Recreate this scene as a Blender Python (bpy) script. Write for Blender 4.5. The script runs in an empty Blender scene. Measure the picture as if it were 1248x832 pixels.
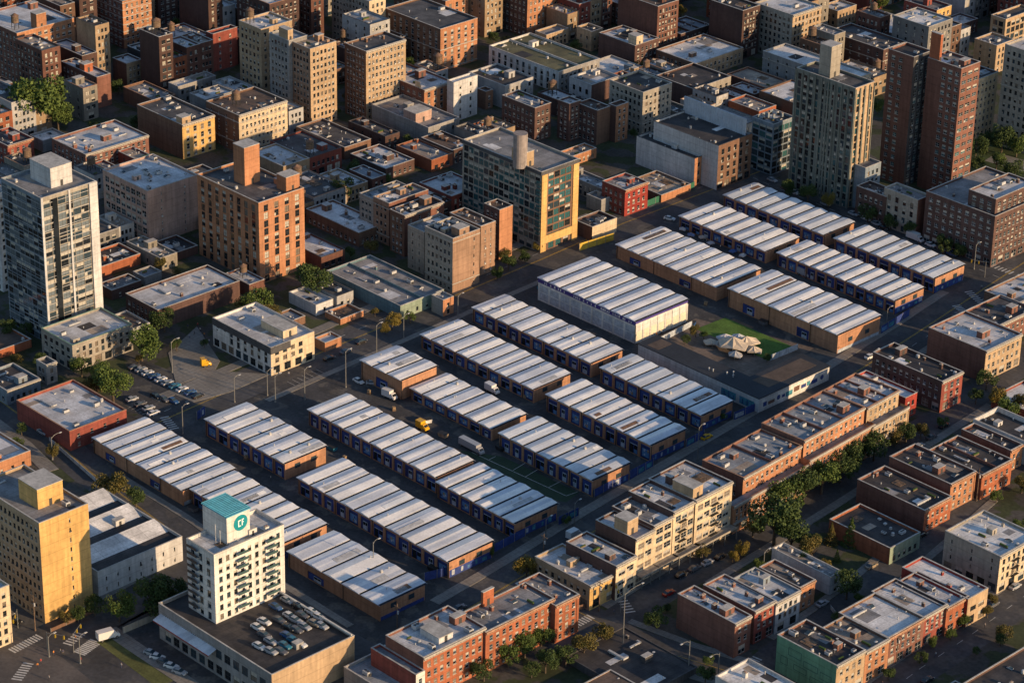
import bpy, bmesh, math, random
from mathutils import Vector
sc = bpy.context.scene
col = sc.collection
R = math.radians

# ---------------------------------------------------------------- camera
FPX = 3423.95; PITCH = R(26.133); ROLL = R(1.1735); YAW = R(45.59)
CAMD = 950.0
cp, sp_, cr, sr = math.cos(PITCH), math.sin(PITCH), math.cos(ROLL), math.sin(ROLL)
F0 = Vector((0, cp, -sp_)); RT0 = Vector((1, 0, 0)); UP0 = Vector((0, sp_, cp))
X0 = cr*RT0 + sr*UP0; Y0 = -sr*RT0 + cr*UP0
dA = Vector((math.cos(YAW), -math.sin(YAW), 0)); dB = Vector((math.sin(YAW), math.cos(YAW), 0))
def toAB(v): return Vector((v.dot(dA), v.dot(dB), v.z))
FW, XR, YU = toAB(F0), toAB(X0), toAB(Y0)      # world: +X is street direction A, +Y street direction B
CAM = -FW*CAMD
from mathutils import Matrix
cam = bpy.data.cameras.new('camera'); camo = bpy.data.objects.new('camera', cam); col.objects.link(camo)
camo.matrix_world = Matrix.Translation(CAM) @ Matrix((XR, YU, -FW)).transposed().to_4x4()
cam.sensor_width = 36; cam.lens = FPX/1248*36; cam.clip_start = 5; cam.clip_end = 9000
sc.camera = camo
# ---------------------------------------------------------------- light
SUN_AZ = 15.0; SUN_EL = 13.5          # azimuth measured from +X (A) towards +Y (B)
sv = Vector((math.cos(R(SUN_EL))*math.cos(R(SUN_AZ)), math.cos(R(SUN_EL))*math.sin(R(SUN_AZ)), math.sin(R(SUN_EL))))
w = bpy.data.worlds.new('World'); sc.world = w; w.use_nodes = True
nt = w.node_tree; bg = nt.nodes['Background']; sky = nt.nodes.new('ShaderNodeTexSky')
sky.sky_type = 'NISHITA'; sky.sun_disc = False; sky.sun_elevation = R(SUN_EL)
sky.sun_rotation = math.atan2(sv.x, sv.y); sky.altitude = 100; sky.air_density = 1.0; sky.dust_density = 0.6; sky.ozone_density = 2.0
nt.links.new(sky.outputs[0], bg.inputs[0]); bg.inputs[1].default_value = 0.125
sl = bpy.data.lights.new('sun', 'SUN'); slo = bpy.data.objects.new('sun', sl); col.objects.link(slo)
sl.energy = 4.6; sl.angle = R(0.5); sl.color = (1.0, 0.68, 0.38)
slo.rotation_euler = sv.to_track_quat('Z', 'Y').to_euler(); slo.location = (0, 0, 500)
sc.view_settings.view_transform = 'Standard'; sc.view_settings.look = 'None'
sc.view_settings.gamma = 1; sc.view_settings.use_curve_mapping = False
sc.view_settings.exposure = 0.42
sc.cycles.max_bounces = 4; sc.cycles.diffuse_bounces = 2; sc.cycles.glossy_bounces = 2
sc.cycles.use_denoising = True

def P(px, py, z=0.0):
    """ground (or height z) point seen at a photo pixel"""
    d = FW*FPX + XR*(px-624) + YU*(416-py)
    t = (z-CAM.z)/d.z
    return CAM + d*t
def proj(p):
    v = p-CAM; z = v.dot(FW)
    return 624+FPX*v.dot(XR)/z, 416-FPX*v.dot(YU)/z
VPX, VPY = 624+FPX*(-XR.z)/(-FW.z), 416-FPX*(-YU.z)/(-FW.z)
def solve(Fx, Fy, Lx, Rx, drop, z0=0.0, ang=0.0):
    """front roof corner, left/right roof corner columns and facade height in px -> box in metres"""
    bx = Fx+(VPX-Fx)*drop/(VPY-Fy); by = Fy+drop
    b = P(bx, by, z0)
    lo, hi = 0.0, 200.0
    for _ in range(50):
        m = (lo+hi)/2
        if proj(Vector((b.x, b.y, z0+m)))[1] > Fy: lo = m
        else: hi = m
    h = (lo+hi)/2; t = Vector((b.x, b.y, z0+h)); ca, sa = math.cos(R(ang)), math.sin(R(ang))
    def ext(dx, dy, tx):
        lo, hi = 0.0, 600.0; s = 1 if tx > Fx else -1
        for _ in range(50):
            m = (lo+hi)/2
            x = proj(t+Vector(((ca*dx-sa*dy)*m, (sa*dx+ca*dy)*m, 0)))[0]
            if (x-tx)*s < 0: lo = m
            else: hi = m
        return (lo+hi)/2
    la = ext(-1, 0, Lx); lb = ext(0, 1, Rx)
    if ang:
        c = Vector((b.x, b.y, 0))+Vector((ca*-la/2-sa*lb/2, sa*-la/2+ca*lb/2, 0))
        return c.x-la/2, c.x+la/2, c.y-lb/2, c.y+lb/2, z0, z0+h
    return b.x-la, b.x, b.y, b.y+lb, z0, z0+h      # a0 a1 b0 b1 z0 z1
FOOT = []

# ---------------------------------------------------------------- materials
_m = {}
def mk(name, c, rough=.85, metal=0, spec=.3):
    m = bpy.data.materials.new(name); m.use_nodes = True
    b = m.node_tree.nodes['Principled BSDF']
    b.inputs['Base Color'].default_value = (*c, 1); b.inputs['Roughness'].default_value = rough
    b.inputs['Metallic'].default_value = metal; b.inputs['Specular IOR Level'].default_value = spec
    return m, m.node_tree, b
def noisy(name, c, var=.25, scale=.15, fine=1.2, rough=.85, seam=None, streak=0.0, spec=.3, second=None, sec_at=.55, bump=0.0, sheet=None, soft=.02):
    key = (name, c, var, scale)
    if key in _m: return _m[key]
    m, t, b = mk(name, c, rough, 0, spec); N = t.nodes.new; L = t.links.new
    tc = N('ShaderNodeTexCoord'); geo = N('ShaderNodeNewGeometry')
    def noise(s, det=3, vec=None):
        n = N('ShaderNodeTexNoise'); n.inputs['Scale'].default_value = s; n.inputs['Detail'].default_value = det
        L(vec if vec else geo.outputs['Position'], n.inputs['Vector']); return n.outputs['Fac']
    def mapr(f, a, bb, lo=.3, hi=.7):
        r = N('ShaderNodeMapRange'); r.inputs['From Min'].default_value = lo; r.inputs['From Max'].default_value = hi
        r.inputs['To Min'].default_value = a; r.inputs['To Max'].default_value = bb; L(f, r.inputs['Value']); return r.outputs[0]
    def mul(a, bb):
        r = N('ShaderNodeMath'); r.operation = 'MULTIPLY'; L(a, r.inputs[0]); L(bb, r.inputs[1]); return r.outputs[0]
    f = mapr(noise(scale), 1-var, 1+var)
    f = mul(f, mapr(noise(fine, 5), 1-var*.7, 1+var*.7))
    if streak:
        mp = N('ShaderNodeMapping'); mp.inputs['Scale'].default_value = (1, 1, .06); L(geo.outputs['Position'], mp.inputs['Vector'])
        f = mul(f, mapr(noise(1.1, 3, mp.outputs[0]), 1-streak, 1+streak))
    if seam:
        sx = N('ShaderNodeSeparateXYZ'); L(tc.outputs['Object'], sx.inputs[0])
        for ax, per in seam:
            q = N('ShaderNodeMath'); q.operation = 'DIVIDE'; q.inputs[1].default_value = per; L(sx.outputs[ax], q.inputs[0])
            fr = N('ShaderNodeMath'); fr.operation = 'FRACT'; L(q.outputs[0], fr.inputs[0])
            g = N('ShaderNodeMath'); g.operation = 'GREATER_THAN'; g.inputs[1].default_value = 1-.16/per*1.0; L(fr.outputs[0], g.inputs[0])
            f = mul(f, mapr(g.outputs[0], 1, .72, 0, 1))
    src = None
    if sheet:
        mp = N('ShaderNodeMapping'); mp.inputs['Scale'].default_value = (1, .035, 1); L(geo.outputs['Position'], mp.inputs['Vector'])
        mx = N('ShaderNodeMix'); mx.data_type = 'RGBA'; L(mapr(noise(.33, 4, mp.outputs[0]), 0, 1, .46, .56), mx.inputs['Factor'])
        mx.inputs['A'].default_value = (*c, 1); mx.inputs['B'].default_value = (*sheet, 1); src = mx.outputs['Result']
    elif second:
        mx = N('ShaderNodeMix'); mx.data_type = 'RGBA'
        L(mapr(noise(scale*1.7, 6), 0, 1, sec_at-soft, sec_at+soft), mx.inputs['Factor'])
        mx.inputs['A'].default_value = (*c, 1); mx.inputs['B'].default_value = (*second, 1); src = mx.outputs['Result']
    v = N('ShaderNodeVectorMath'); v.operation = 'SCALE'
    if src: L(src, v.inputs[0])
    else: v.inputs[0].default_value = c
    L(f, v.inputs['Scale']); L(v.outputs[0], b.inputs['Base Color'])
    if bump:
        bp = N('ShaderNodeBump'); bp.inputs['Strength'].default_value = bump; bp.inputs['Distance'].default_value = .1
        L(noise(3, 4), bp.inputs['Height']); L(bp.outputs[0], b.inputs['Normal'])
    _m[key] = m; return m
def flat(name, c, rough=.7, metal=0, spec=.3):
    key = ('f', name, c)
    if key not in _m: _m[key] = mk(name, c, rough, metal, spec)[0]
    return _m[key]

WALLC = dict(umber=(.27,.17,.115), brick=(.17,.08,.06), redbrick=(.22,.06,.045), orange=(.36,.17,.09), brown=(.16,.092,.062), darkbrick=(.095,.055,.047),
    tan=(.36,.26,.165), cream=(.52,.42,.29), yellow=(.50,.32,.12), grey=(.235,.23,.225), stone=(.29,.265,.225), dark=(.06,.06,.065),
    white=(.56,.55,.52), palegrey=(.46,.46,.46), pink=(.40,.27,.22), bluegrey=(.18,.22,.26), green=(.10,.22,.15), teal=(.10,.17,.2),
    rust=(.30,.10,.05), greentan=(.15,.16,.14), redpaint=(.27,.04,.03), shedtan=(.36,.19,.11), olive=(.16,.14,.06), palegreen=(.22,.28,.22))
def wall(k):
    c = WALLC[k]
    st = .12 if k in ('white', 'cream', 'palegrey', 'stone', 'tan', 'grey', 'yellow') else .14
    return noisy('wall_'+k, c, .16, .09, .9, .88, streak=st+.04, seam=((2, 3.05),))
ROOFC = dict(silver=((.56,.575,.60), (.42,.42,.43)), white=((.70,.70,.70), (.55,.55,.55)), tar=((.035,.035,.04), (.065,.06,.06)), grey=((.26,.26,.27), (.17,.17,.175)),
    tan=((.34,.28,.22), (.26,.22,.19)), dark=((.10,.10,.105), (.06,.06,.065)), greyblue=((.27,.30,.33), (.2,.22,.25)), brown=((.14,.10,.08), (.09,.07,.06)), olive=((.14,.13,.07), (.1,.1,.06)))
def roofm(k):
    a, b = ROOFC[k]
    return noisy('roof_'+k, a, .24, .13, 1.6, .8, seam=((0, 2.4), (1, 8.0)), second=b, sec_at=.5, soft=.13)
GL = [flat('glass_dark', (.012,.016,.02), .06, 0, .6), flat('glass_blue', (.03,.05,.065), .1, 0, .7), flat('blind', (.38,.36,.31), .7), flat('glass_teal', (.03,.10,.11), .1, 0, .7), flat('curtain', (.16,.13,.10), .8), flat('glass_sky', (.13,.16,.18), .12, 0, .8)]  # last pane: sky reflection put into its base colour
FRM = flat('frame_dark', (.05,.05,.05), .5); FRW = flat('frame_white', (.5,.5,.48), .5); STN = noisy('trim_stone', (.36,.34,.30), .15, .4)
COP = noisy('coping', (.40,.39,.37), .2, .3); COPD = noisy('coping_dark', (.07,.07,.075), .2, .3); COPT = noisy('coping_terra', (.34,.2,.13), .2, .3)
METAL = noisy('galvanised', (.40,.41,.42), .2, .8, rough=.45); BLACK = flat('black_steel', (.02,.02,.02), .5)
RUST = noisy('rusty_steel', (.16,.10,.07), .3, .8); WOOD = noisy('weathered_wood', (.16,.11,.075), .25, .8); LAMPM = flat('pole_grey', (.22,.22,.21), .5, .3)

# ---------------------------------------------------------------- mesh building
class MB:
    def __init__(s): s.v = []; s.f = []; s.m = []
    def q(s, pts, m=0):
        i = len(s.v); s.v.extend(tuple(p) for p in pts); s.f.append(tuple(range(i, i+len(pts)))); s.m.append(m)
    def box(s, x0, x1, y0, y1, z0, z1, m=0, skip=''):
        i = len(s.v)
        s.v.extend([(x0,y0,z0),(x1,y0,z0),(x1,y1,z0),(x0,y1,z0),(x0,y0,z1),(x1,y0,z1),(x1,y1,z1),(x0,y1,z1)])
        for k, f in (('b',(3,2,1,0)),('t',(4,5,6,7)),('s',(0,1,5,4)),('e',(1,2,6,5)),('n',(2,3,7,6)),('w',(3,0,4,7))):
            if k not in skip: s.f.append(tuple(i+j for j in f)); s.m.append(m)
    def cyl(s, x, y, z0, z1, r0, r1=None, n=10, m=0, cap=True):
        if r1 is None: r1 = r0
        i = len(s.v)
        for k in range(n):
            a = 2*math.pi*k/n; s.v.append((x+r0*math.cos(a), y+r0*math.sin(a), z0)); s.v.append((x+r1*math.cos(a), y+r1*math.sin(a), z1))
        for k in range(n):
            a, b = i+2*k, i+2*((k+1) % n); s.f.append((a, b, b+1, a+1)); s.m.append(m)
        if cap: s.f.append(tuple(i+2*k+1 for k in range(n))); s.m.append(m)
    def tube(s, p, q, r0, r1=None, n=6, m=0):
        p, q = Vector(p), Vector(q); r1 = r0 if r1 is None else r1
        d = (q-p).normalized(); a = d.orthogonal().normalized(); b = d.cross(a); i = len(s.v)
        for k in range(n):
            t = 2*math.pi*k/n; o = a*math.cos(t)+b*math.sin(t); s.v.append(tuple(p+o*r0)); s.v.append(tuple(q+o*r1))
        for k in range(n):
            x, y = i+2*k, i+2*((k+1) % n); s.f.append((x, y, y+1, x+1)); s.m.append(m)
        s.f.append(tuple(i+2*k+1 for k in range(n))); s.m.append(m)
    def merge(s, o, loc, rot, mm=None):
        i = len(s.v); c, n = math.cos(rot), math.sin(rot)
        s.v.extend((loc[0]+c*x-n*y, loc[1]+n*x+c*y, loc[2]+z) for x, y, z in o.v)
        s.f.extend(tuple(i+k for k in f) for f in o.f); s.m.extend(mm[k] if mm else k for k in o.m)
    def mesh(s, name, mats):
        me = bpy.data.meshes.new(name); me.from_pydata(s.v, [], s.f)
        for m in mats: me.materials.append(m)
        if len(mats) > 1: me.polygons.foreach_set('material_index', s.m)
        me.update(); return me
    def build(s, name, mats, parent=None, loc=(0,0,0), rot=0):
        return add(name, s.mesh(name, mats), parent, loc, rot)
def add(name, me, parent=None, loc=(0,0,0), rot=0, scale=None):
    o = bpy.data.objects.new(name, me); o.location = loc
    if rot: o.rotation_euler = (0, 0, rot)
    if scale: o.scale = scale
    if parent is not None: o.parent = parent
    col.objects.link(o); return o
def tag(o, label=None, cat=None, group=None, kind=None):
    if label: o['label'] = label
    if cat: o['category'] = cat
    if group: o['group'] = group
    if kind: o['kind'] = kind
    return o
def thing(name, label, cat, loc=(0,0,0), rot=0, group=None):
    return tag(add(name, None, None, loc, rot), label, cat, group)

# ---------------------------------------------------------------- windows
_wc = {}
def winmb(w, h, v):
    """opening w x h, x along the wall, y into the wall; mats: 0 pane, 1 frame, 2 sill, 3 blind"""
    key = (w, h, v)
    if key in _wc: return _wc[key]
    b = MB(); d = .16; e = .006
    b.q([(-w/2-e,d,-e),(w/2+e,d,-e),(w/2+e,d,h+e),(-w/2-e,d,h+e)], 0)
    t = .07
    b.box(-w/2-e,-w/2+t,d-.05,d-.002,0,h,1); b.box(w/2-t,w/2+e,d-.05,d-.002,0,h,1)
    b.box(-w/2+t,w/2-t,d-.05,d-.002,h-t,h+e,1); b.box(-w/2+t,w/2-t,d-.05,d-.002,-e,t,1)
    b.box(-w/2+t,w/2-t,d-.06,d-.002,h*.5-.03,h*.5+.03,1)
    if w > 1.5: b.box(-.03,.03,d-.052,d-.002,t,h*.5-.03,1); b.box(-.03,.03,d-.052,d-.002,h*.5+.03,h-t,1)
    if v == 1: b.box(-w/2+t,w/2-t,d-.03,d-.004,h*.55,h-t,3)
    if v == 2: b.box(-w/2+t,-.1*w,d-.03,d-.004,t,h*.48,3)
    if v == 4 and w < 2: b.box(-.32, .32, -.28, d-.07, .08, .48, 1)
    if w < 2.6 and h < 2.3: b.box(-w/2-.1,w/2+.1,-.08,.03,-.14,-.004,2)
    _wc[key] = b; return b
_wm = {}
def winmesh(w, h, v, g, fr):
    key = (w, h, v, g, fr.name)
    if key not in _wm: _wm[key] = winmb(w, h, v).mesh('window', [GL[g], fr, STN, GL[2]])
    return _wm[key]
STY = dict(ap=(1.2,1.7,2.45,3.05,.8), ap2=(1.7,1.6,3.1,3.0,.85), dn=(1.1,1.6,2.0,3.0,.8), gr=(2.3,2.3,2.9,3.3,.5), cw=(2.4,2.3,2.65,2.95,.35), cg=(2.55,2.6,2.7,2.95,.2), bd=(2.6,1.5,2.75,3.1,.9),
    sp=(1.0,1.5,5.2,3.1,.9), vs=(1.9,2.55,4.3,2.95,.2), vr=(1.7,2.4,2.9,2.95,.2), lw=(2.15,1.9,2.6,3.05,.6), sl=(.5,1.3,4.0,3.0,.9), pr=(1.5,2.2,3.7,3.2,.5), bg=(2.6,2.8,3.6,4.2,.7))
def facade(mb, O, u, n, L, z0, z1, sty, m=0, shop=False, out=None, rnd=None, margin=.9, skipcols=None):
    """wall face with real openings; collects window placements in out"""
    O = Vector(O); u = Vector(u); n = Vector(n); rot = math.atan2(u.y, u.x)
    def Q(x0, x1, a, b):
        if x1-x0 > 1e-4 and b-a > 1e-4: mb.q([O+u*x0+Vector((0,0,a)), O+u*x1+Vector((0,0,a)), O+u*x1+Vector((0,0,b)), O+u*x0+Vector((0,0,b))], m)
    def row(za, zb, wz, w, h, xs, kind):
        if not xs: Q(0, L, za, zb); return
        Q(0, L, za, wz); Q(0, L, wz+h, zb); x = 0
        for c in xs:
            a, b = c-w/2, c+w/2; Q(x, a, wz, wz+h); x = b; D = -n*.24; Z0 = Vector((0,0,wz)); Z1 = Vector((0,0,wz+h))
            A, B = O+u*a, O+u*b
            mb.q([A+Z0, A+Z1, A+Z1+D, A+Z0+D], m); mb.q([B+Z1, B+Z0, B+Z0+D, B+Z1+D], m)
            mb.q([A+Z1, B+Z1, B+Z1+D, A+Z1+D], m); mb.q([B+Z0, A+Z0, A+Z0+D, B+Z0+D], m)
            out.append((tuple(O+u*c+Z0), rot, w, h, kind))
        Q(x, L, wz, wz+h)
    if sty in (None, 'no') or L < 2.2: Q(0, L, z0, z1); return
    w, h, sp, fh, sill = STY[sty]; z = z0
    if shop and z1-z0 > 6:
        nc = max(1, int((L-.8)/3.6)); g = L/nc
        row(z, z+3.6, z+.35, 2.7, 2.7, [g*(i+.5) for i in range(nc)] if g > 3 else [], 'shop'); z += 3.6
    top = z1-1.3; nf = max(1, round((top-z)/fh)) if top-z > 2.4 else 0
    if nf == 0: Q(0, L, z, z1); return
    f = (top-z)/nf; h = min(h, f-(.5 if sty != 'cg' else .3))
    nc = int((L-2*margin+ (sp-w))/sp)
    if nc < 1: Q(0, L, z, z1); return
    g = (L-2*margin)/nc
    if sty == 'cg': w = g-.14
    if sty in ('cw', 'gr', 'lw'): w = w*g/sp
    xs = [margin+g*(i+.5) for i in range(nc)]
    if skipcols: xs = [x for i, x in enumerate(xs) if not skipcols(i, nc)]
    for k in range(nf): row(z+k*f, z+(k+1)*f, z+k*f+min(sill, (f-h)*.6), round(w, 2), round(h, 1), xs, 'w')
    Q(0, L, z1-(z1-top), z1)

# ---------------------------------------------------------------- rooftop things (parts of the building they are fixed to)
_tm = {}
def tmesh(k, wm=None):
    key = (k, wm.name if wm else '')
    if key in _tm: return _tm[key]
    b = MB()
    if k == 'hvac_unit':
        for x in (-1, 1):
            for y in (-.6, .6): b.box(x-.06, x+.06, y-.06, y+.06, 0, .3, 1)
        b.box(-1.2, 1.2, -.8, .8, .3, 1.5, 0); b.cyl(-.55, 0, 1.5, 1.62, .45, n=12, m=1); b.cyl(.55, 0, 1.5, 1.62, .45, n=12, m=1)
        b.box(1.2, 1.7, -.4, .4, .4, 1.0, 1); me = b.mesh(k, [METAL, FRM])
    elif k == 'roof_vent':
        b.cyl(0, 0, 0, .8, .16, n=8); b.cyl(0, 0, .8, 1.05, .34, .1, n=8); me = b.mesh(k, [METAL])
    elif k == 'skylight':
        b.box(-.9, .9, -1.3, 1.3, 0, .35, 0); b.q([(-.85,-1.25,.36),(.85,-1.25,.36),(.85,0,.85),(-.85,0,.85)], 1); b.q([(-.85,0,.85),(.85,0,.85),(.85,1.25,.36),(-.85,1.25,.36)], 1)
        b.q([(.85,-1.25,.36),(.85,1.25,.36),(.85,0,.85)], 0); b.q([(-.85,1.25,.36),(-.85,-1.25,.36),(-.85,0,.85)], 0); me = b.mesh(k, [METAL, GL[1]])
    elif k == 'chimney':
        b.box(-.45, .45, -.7, .7, 0, 1.7, 0); b.box(-.53, .53, -.78, .78, 1.7, 1.85, 1); b.cyl(0, -.3, 1.85, 2.2, .14, n=8, m=2); b.cyl(0, .3, 1.85, 2.2, .14, n=8, m=2)
        me = b.mesh(k, [wm, STN, COPT])
    elif k == 'stair_bulkhead':
        b.box(-1.4, 1.4, -1.9, 1.9, 0, 2.7, 0); b.box(-1.5, 1.5, -2.0, 2.0, 2.7, 2.85, 1); b.box(1.4, 1.44, -.5, .5, 0, 2.0, 2); me = b.mesh(k, [wm, COP, FRM])
    elif k == 'water_tank':
        for x, y in ((-1.1,-1.1),(1.1,-1.1),(1.1,1.1),(-1.1,1.1)): b.box(x-.1, x+.1, y-.1, y+.1, 0, 2.8, 1)
        for z in (1.0, 2.7): b.box(-1.3, 1.3, -1.15, -1.05, z, z+.12, 1); b.box(-1.3, 1.3, 1.05, 1.15, z, z+.12, 1)
        b.cyl(0, 0, 2.85, 5.9, 1.75, 1.65, n=16, m=0); b.cyl(0, 0, 5.9, 7.1, 1.85, .05, n=16, m=2)
        for z in (3.3, 4.1, 4.9, 5.6): b.cyl(0, 0, z, z+.07, 1.78, n=16, m=1, cap=False)
        me = b.mesh(k, [WOOD, BLACK, RUST])
    elif k == 'duct':
        b.box(-3, 3, -.35, .35, .35, .95, 0); b.box(2.4, 3, -.35, 1.6, .34, .94, 0)
        for x in (-2.4, 0, 2): b.box(x-.05, x+.05, -.3, .3, 0, .35, 0)
        me = b.mesh(k, [METAL])
    elif k == 'roof_hatch':
        b.box(-.6, .6, -.6, .6, 0, .4, 0); b.box(-.66, .66, -.66, .66, .4, .5, 1); me = b.mesh(k, [COP, METAL])
    elif k == 'satellite_dish':
        b.tube((0,0,0), (0,0,1.1), .04); b.cyl(.1, 0, 1.1, 1.3, .05, .5, n=12); me = b.mesh(k, [FRW])
    elif k == 'fan_hood':
        b.box(-.5, .5, -.5, .5, 0, .5, 1); b.cyl(0, 0, .5, 1.0, .55, .62, n=12); b.cyl(0, 0, 1.0, 1.2, .62, .3, n=12); me = b.mesh(k, [METAL, COP])
    elif k == 'planter_box':
        b.box(-1.5, 1.5, -.35, .35, 0, .5, 0); b.box(-1.45, 1.45, -.3, .3, .5, .95, 1); me = b.mesh(k, [WOOD, flat('shrub', (.05,.09,.02), .9)])
    elif k == 'roof_deck':
        b.box(-2.6, 2.6, -2.2, 2.2, .12, .22, 0)
        for x in (-2.5, 0, 2.5):
            for y in (-2.1, 2.1): b.box(x-.04, x+.04, y-.04, y+.04, 0, 1.2, 1)
        for y in (-2.1, 2.1): b.box(-2.5, 2.5, y-.03, y+.03, 1.15, 1.2, 1)
        for x in (-2.5, 2.5): b.box(x-.03, x+.03, -2.1, 2.1, 1.15, 1.2, 1)
        b.box(-1, .4, -.5, .4, .6, .68, 0); me = b.mesh(k, [WOOD, BLACK])
    _tm[key] = me; return me
RADI = dict(hvac_unit=1.6, roof_vent=.5, skylight=1.5, chimney=.9, stair_bulkhead=2.4, water_tank=2.2, duct=3.2, roof_hatch=.9, satellite_dish=.6, fan_hood=.8, planter_box=1.6, roof_deck=3.3)
def clutter(root, xa, xb, ya, yb, z, rnd, n, wm, avoid=(), tank=False, kinds=None):
    placed = list(avoid)
    def tryput(k, tries=14):
        r = RADI[k]
        if xb-xa < 2*r+.6 or yb-ya < 2*r+.6: return
        for _ in range(tries):
            x, y = rnd.uniform(xa+r+.2, xb-r-.2), rnd.uniform(ya+r+.2, yb-r-.2)
            if all(abs(x-p[0]) > r+p[2] or abs(y-p[1]) > r+p[3] for p in placed):
                s_ = rnd.uniform(.55, 1.0) if k != 'water_tank' else rnd.uniform(.8, 1.1); placed.append((x, y, r*s_, r*s_)); add(k, tmesh(k, wm if k in ('chimney', 'stair_bulkhead') else None), root, (x, y, z), rnd.choice((0, math.pi/2)) if k not in ('stair_bulkhead',) else 0, (s_*rnd.uniform(.8, 1.2), s_*rnd.uniform(.8, 1.2), s_*rnd.uniform(.8, 1.1))); return
    area = (xb-xa)*(yb-ya)
    if tank: tryput('water_tank', 30)
    for k in (kinds or (['stair_bulkhead'] if area > 120 and rnd.random() < .55 else [])): tryput(k)
    pool = ['hvac_unit','hvac_unit','roof_vent','roof_vent','skylight','chimney','roof_hatch','fan_hood','fan_hood','satellite_dish','duct','roof_vent','hvac_unit']
    if area < 350: pool += ['roof_deck', 'planter_box']
    for _ in range(int(n*1.7)): tryput(rnd.choice(pool), 6)
    if n > 1 and area > 90:
        for _ in range(2):
            w_, d_ = rnd.uniform(2, min(7, (xb-xa)*.45)), rnd.uniform(2, min(9, (yb-ya)*.45)); x, y = rnd.uniform(xa, xb-w_), rnd.uniform(ya, yb-d_)
            s = MB(); s.box(x, x+w_, y, y+d_, z, z+.02+.011*_, 0, 'b'); s.build('roof_patch', [roofm(rnd.choice(('tar','grey','silver','white','tan')))], root)

def fire_escape(root, x, L0, zs, face, wm=None):
    """zig-zag stair on +X face (face 'A': x fixed, runs in y) or -Y face"""
    b = MB()
    for i, z in enumerate(zs):
        b.box(.03, 1.0, 0, 3.4, z-.06, z, 0); b.box(.96, 1.0, 0, 3.4, z+.85, z+.9, 0)
        for y in (0, 1.1, 2.2, 3.36): b.box(.96, 1.0, y, y+.04, z, z+.85, 0)
        if i+1 < len(zs):
            ya, yb = (.4, 3.0) if i % 2 == 0 else (3.0, .4)
            for o in (.35, .8): b.tube((o, ya, z), (o, yb, zs[i+1]), .05, n=4)
    o = b.build('fire_escape', [BLACK], root, (x, L0, 0) if face == 'A' else (L0, x, 0), 0 if face == 'A' else -math.pi/2)
    return o

NB = [0]; STAT = dict(win=0)
def place_windows(root, out, rnd, fr, gl, name='window'):
    """at most 100 own window parts, the rest one stuff part"""
    for nm, kind in (('window', 'w'), ('shop_window', 'shop')):
        ws = [o for o in out if o[4] == kind]
        ws.sort(key=lambda o: (o[0][0]-o[0][1])*-1 if False else -o[0][2])
        rest = MB()
        for i, (p, rot, w, h, _) in enumerate(ws):
            g = rnd.choice(gl); v = rnd.choice((0,1,2,3,4,0,1))
            if i < 100: add(nm, winmesh(w, h, v, g, fr), root, p, rot); STAT['win'] += 1
            else: rest.merge(winmb(w, h, v), p, rot, {0: 0 if g == 0 else (4 if g == 1 else 5 if g == 3 else 7 if g == 5 else 6), 1: 1, 2: 2, 3: 3})
        if rest.f: tag(rest.build(nm, [GL[0], fr, STN, GL[2], GL[1], GL[3], GL[4], GL[5]], root), kind='stuff')
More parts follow.
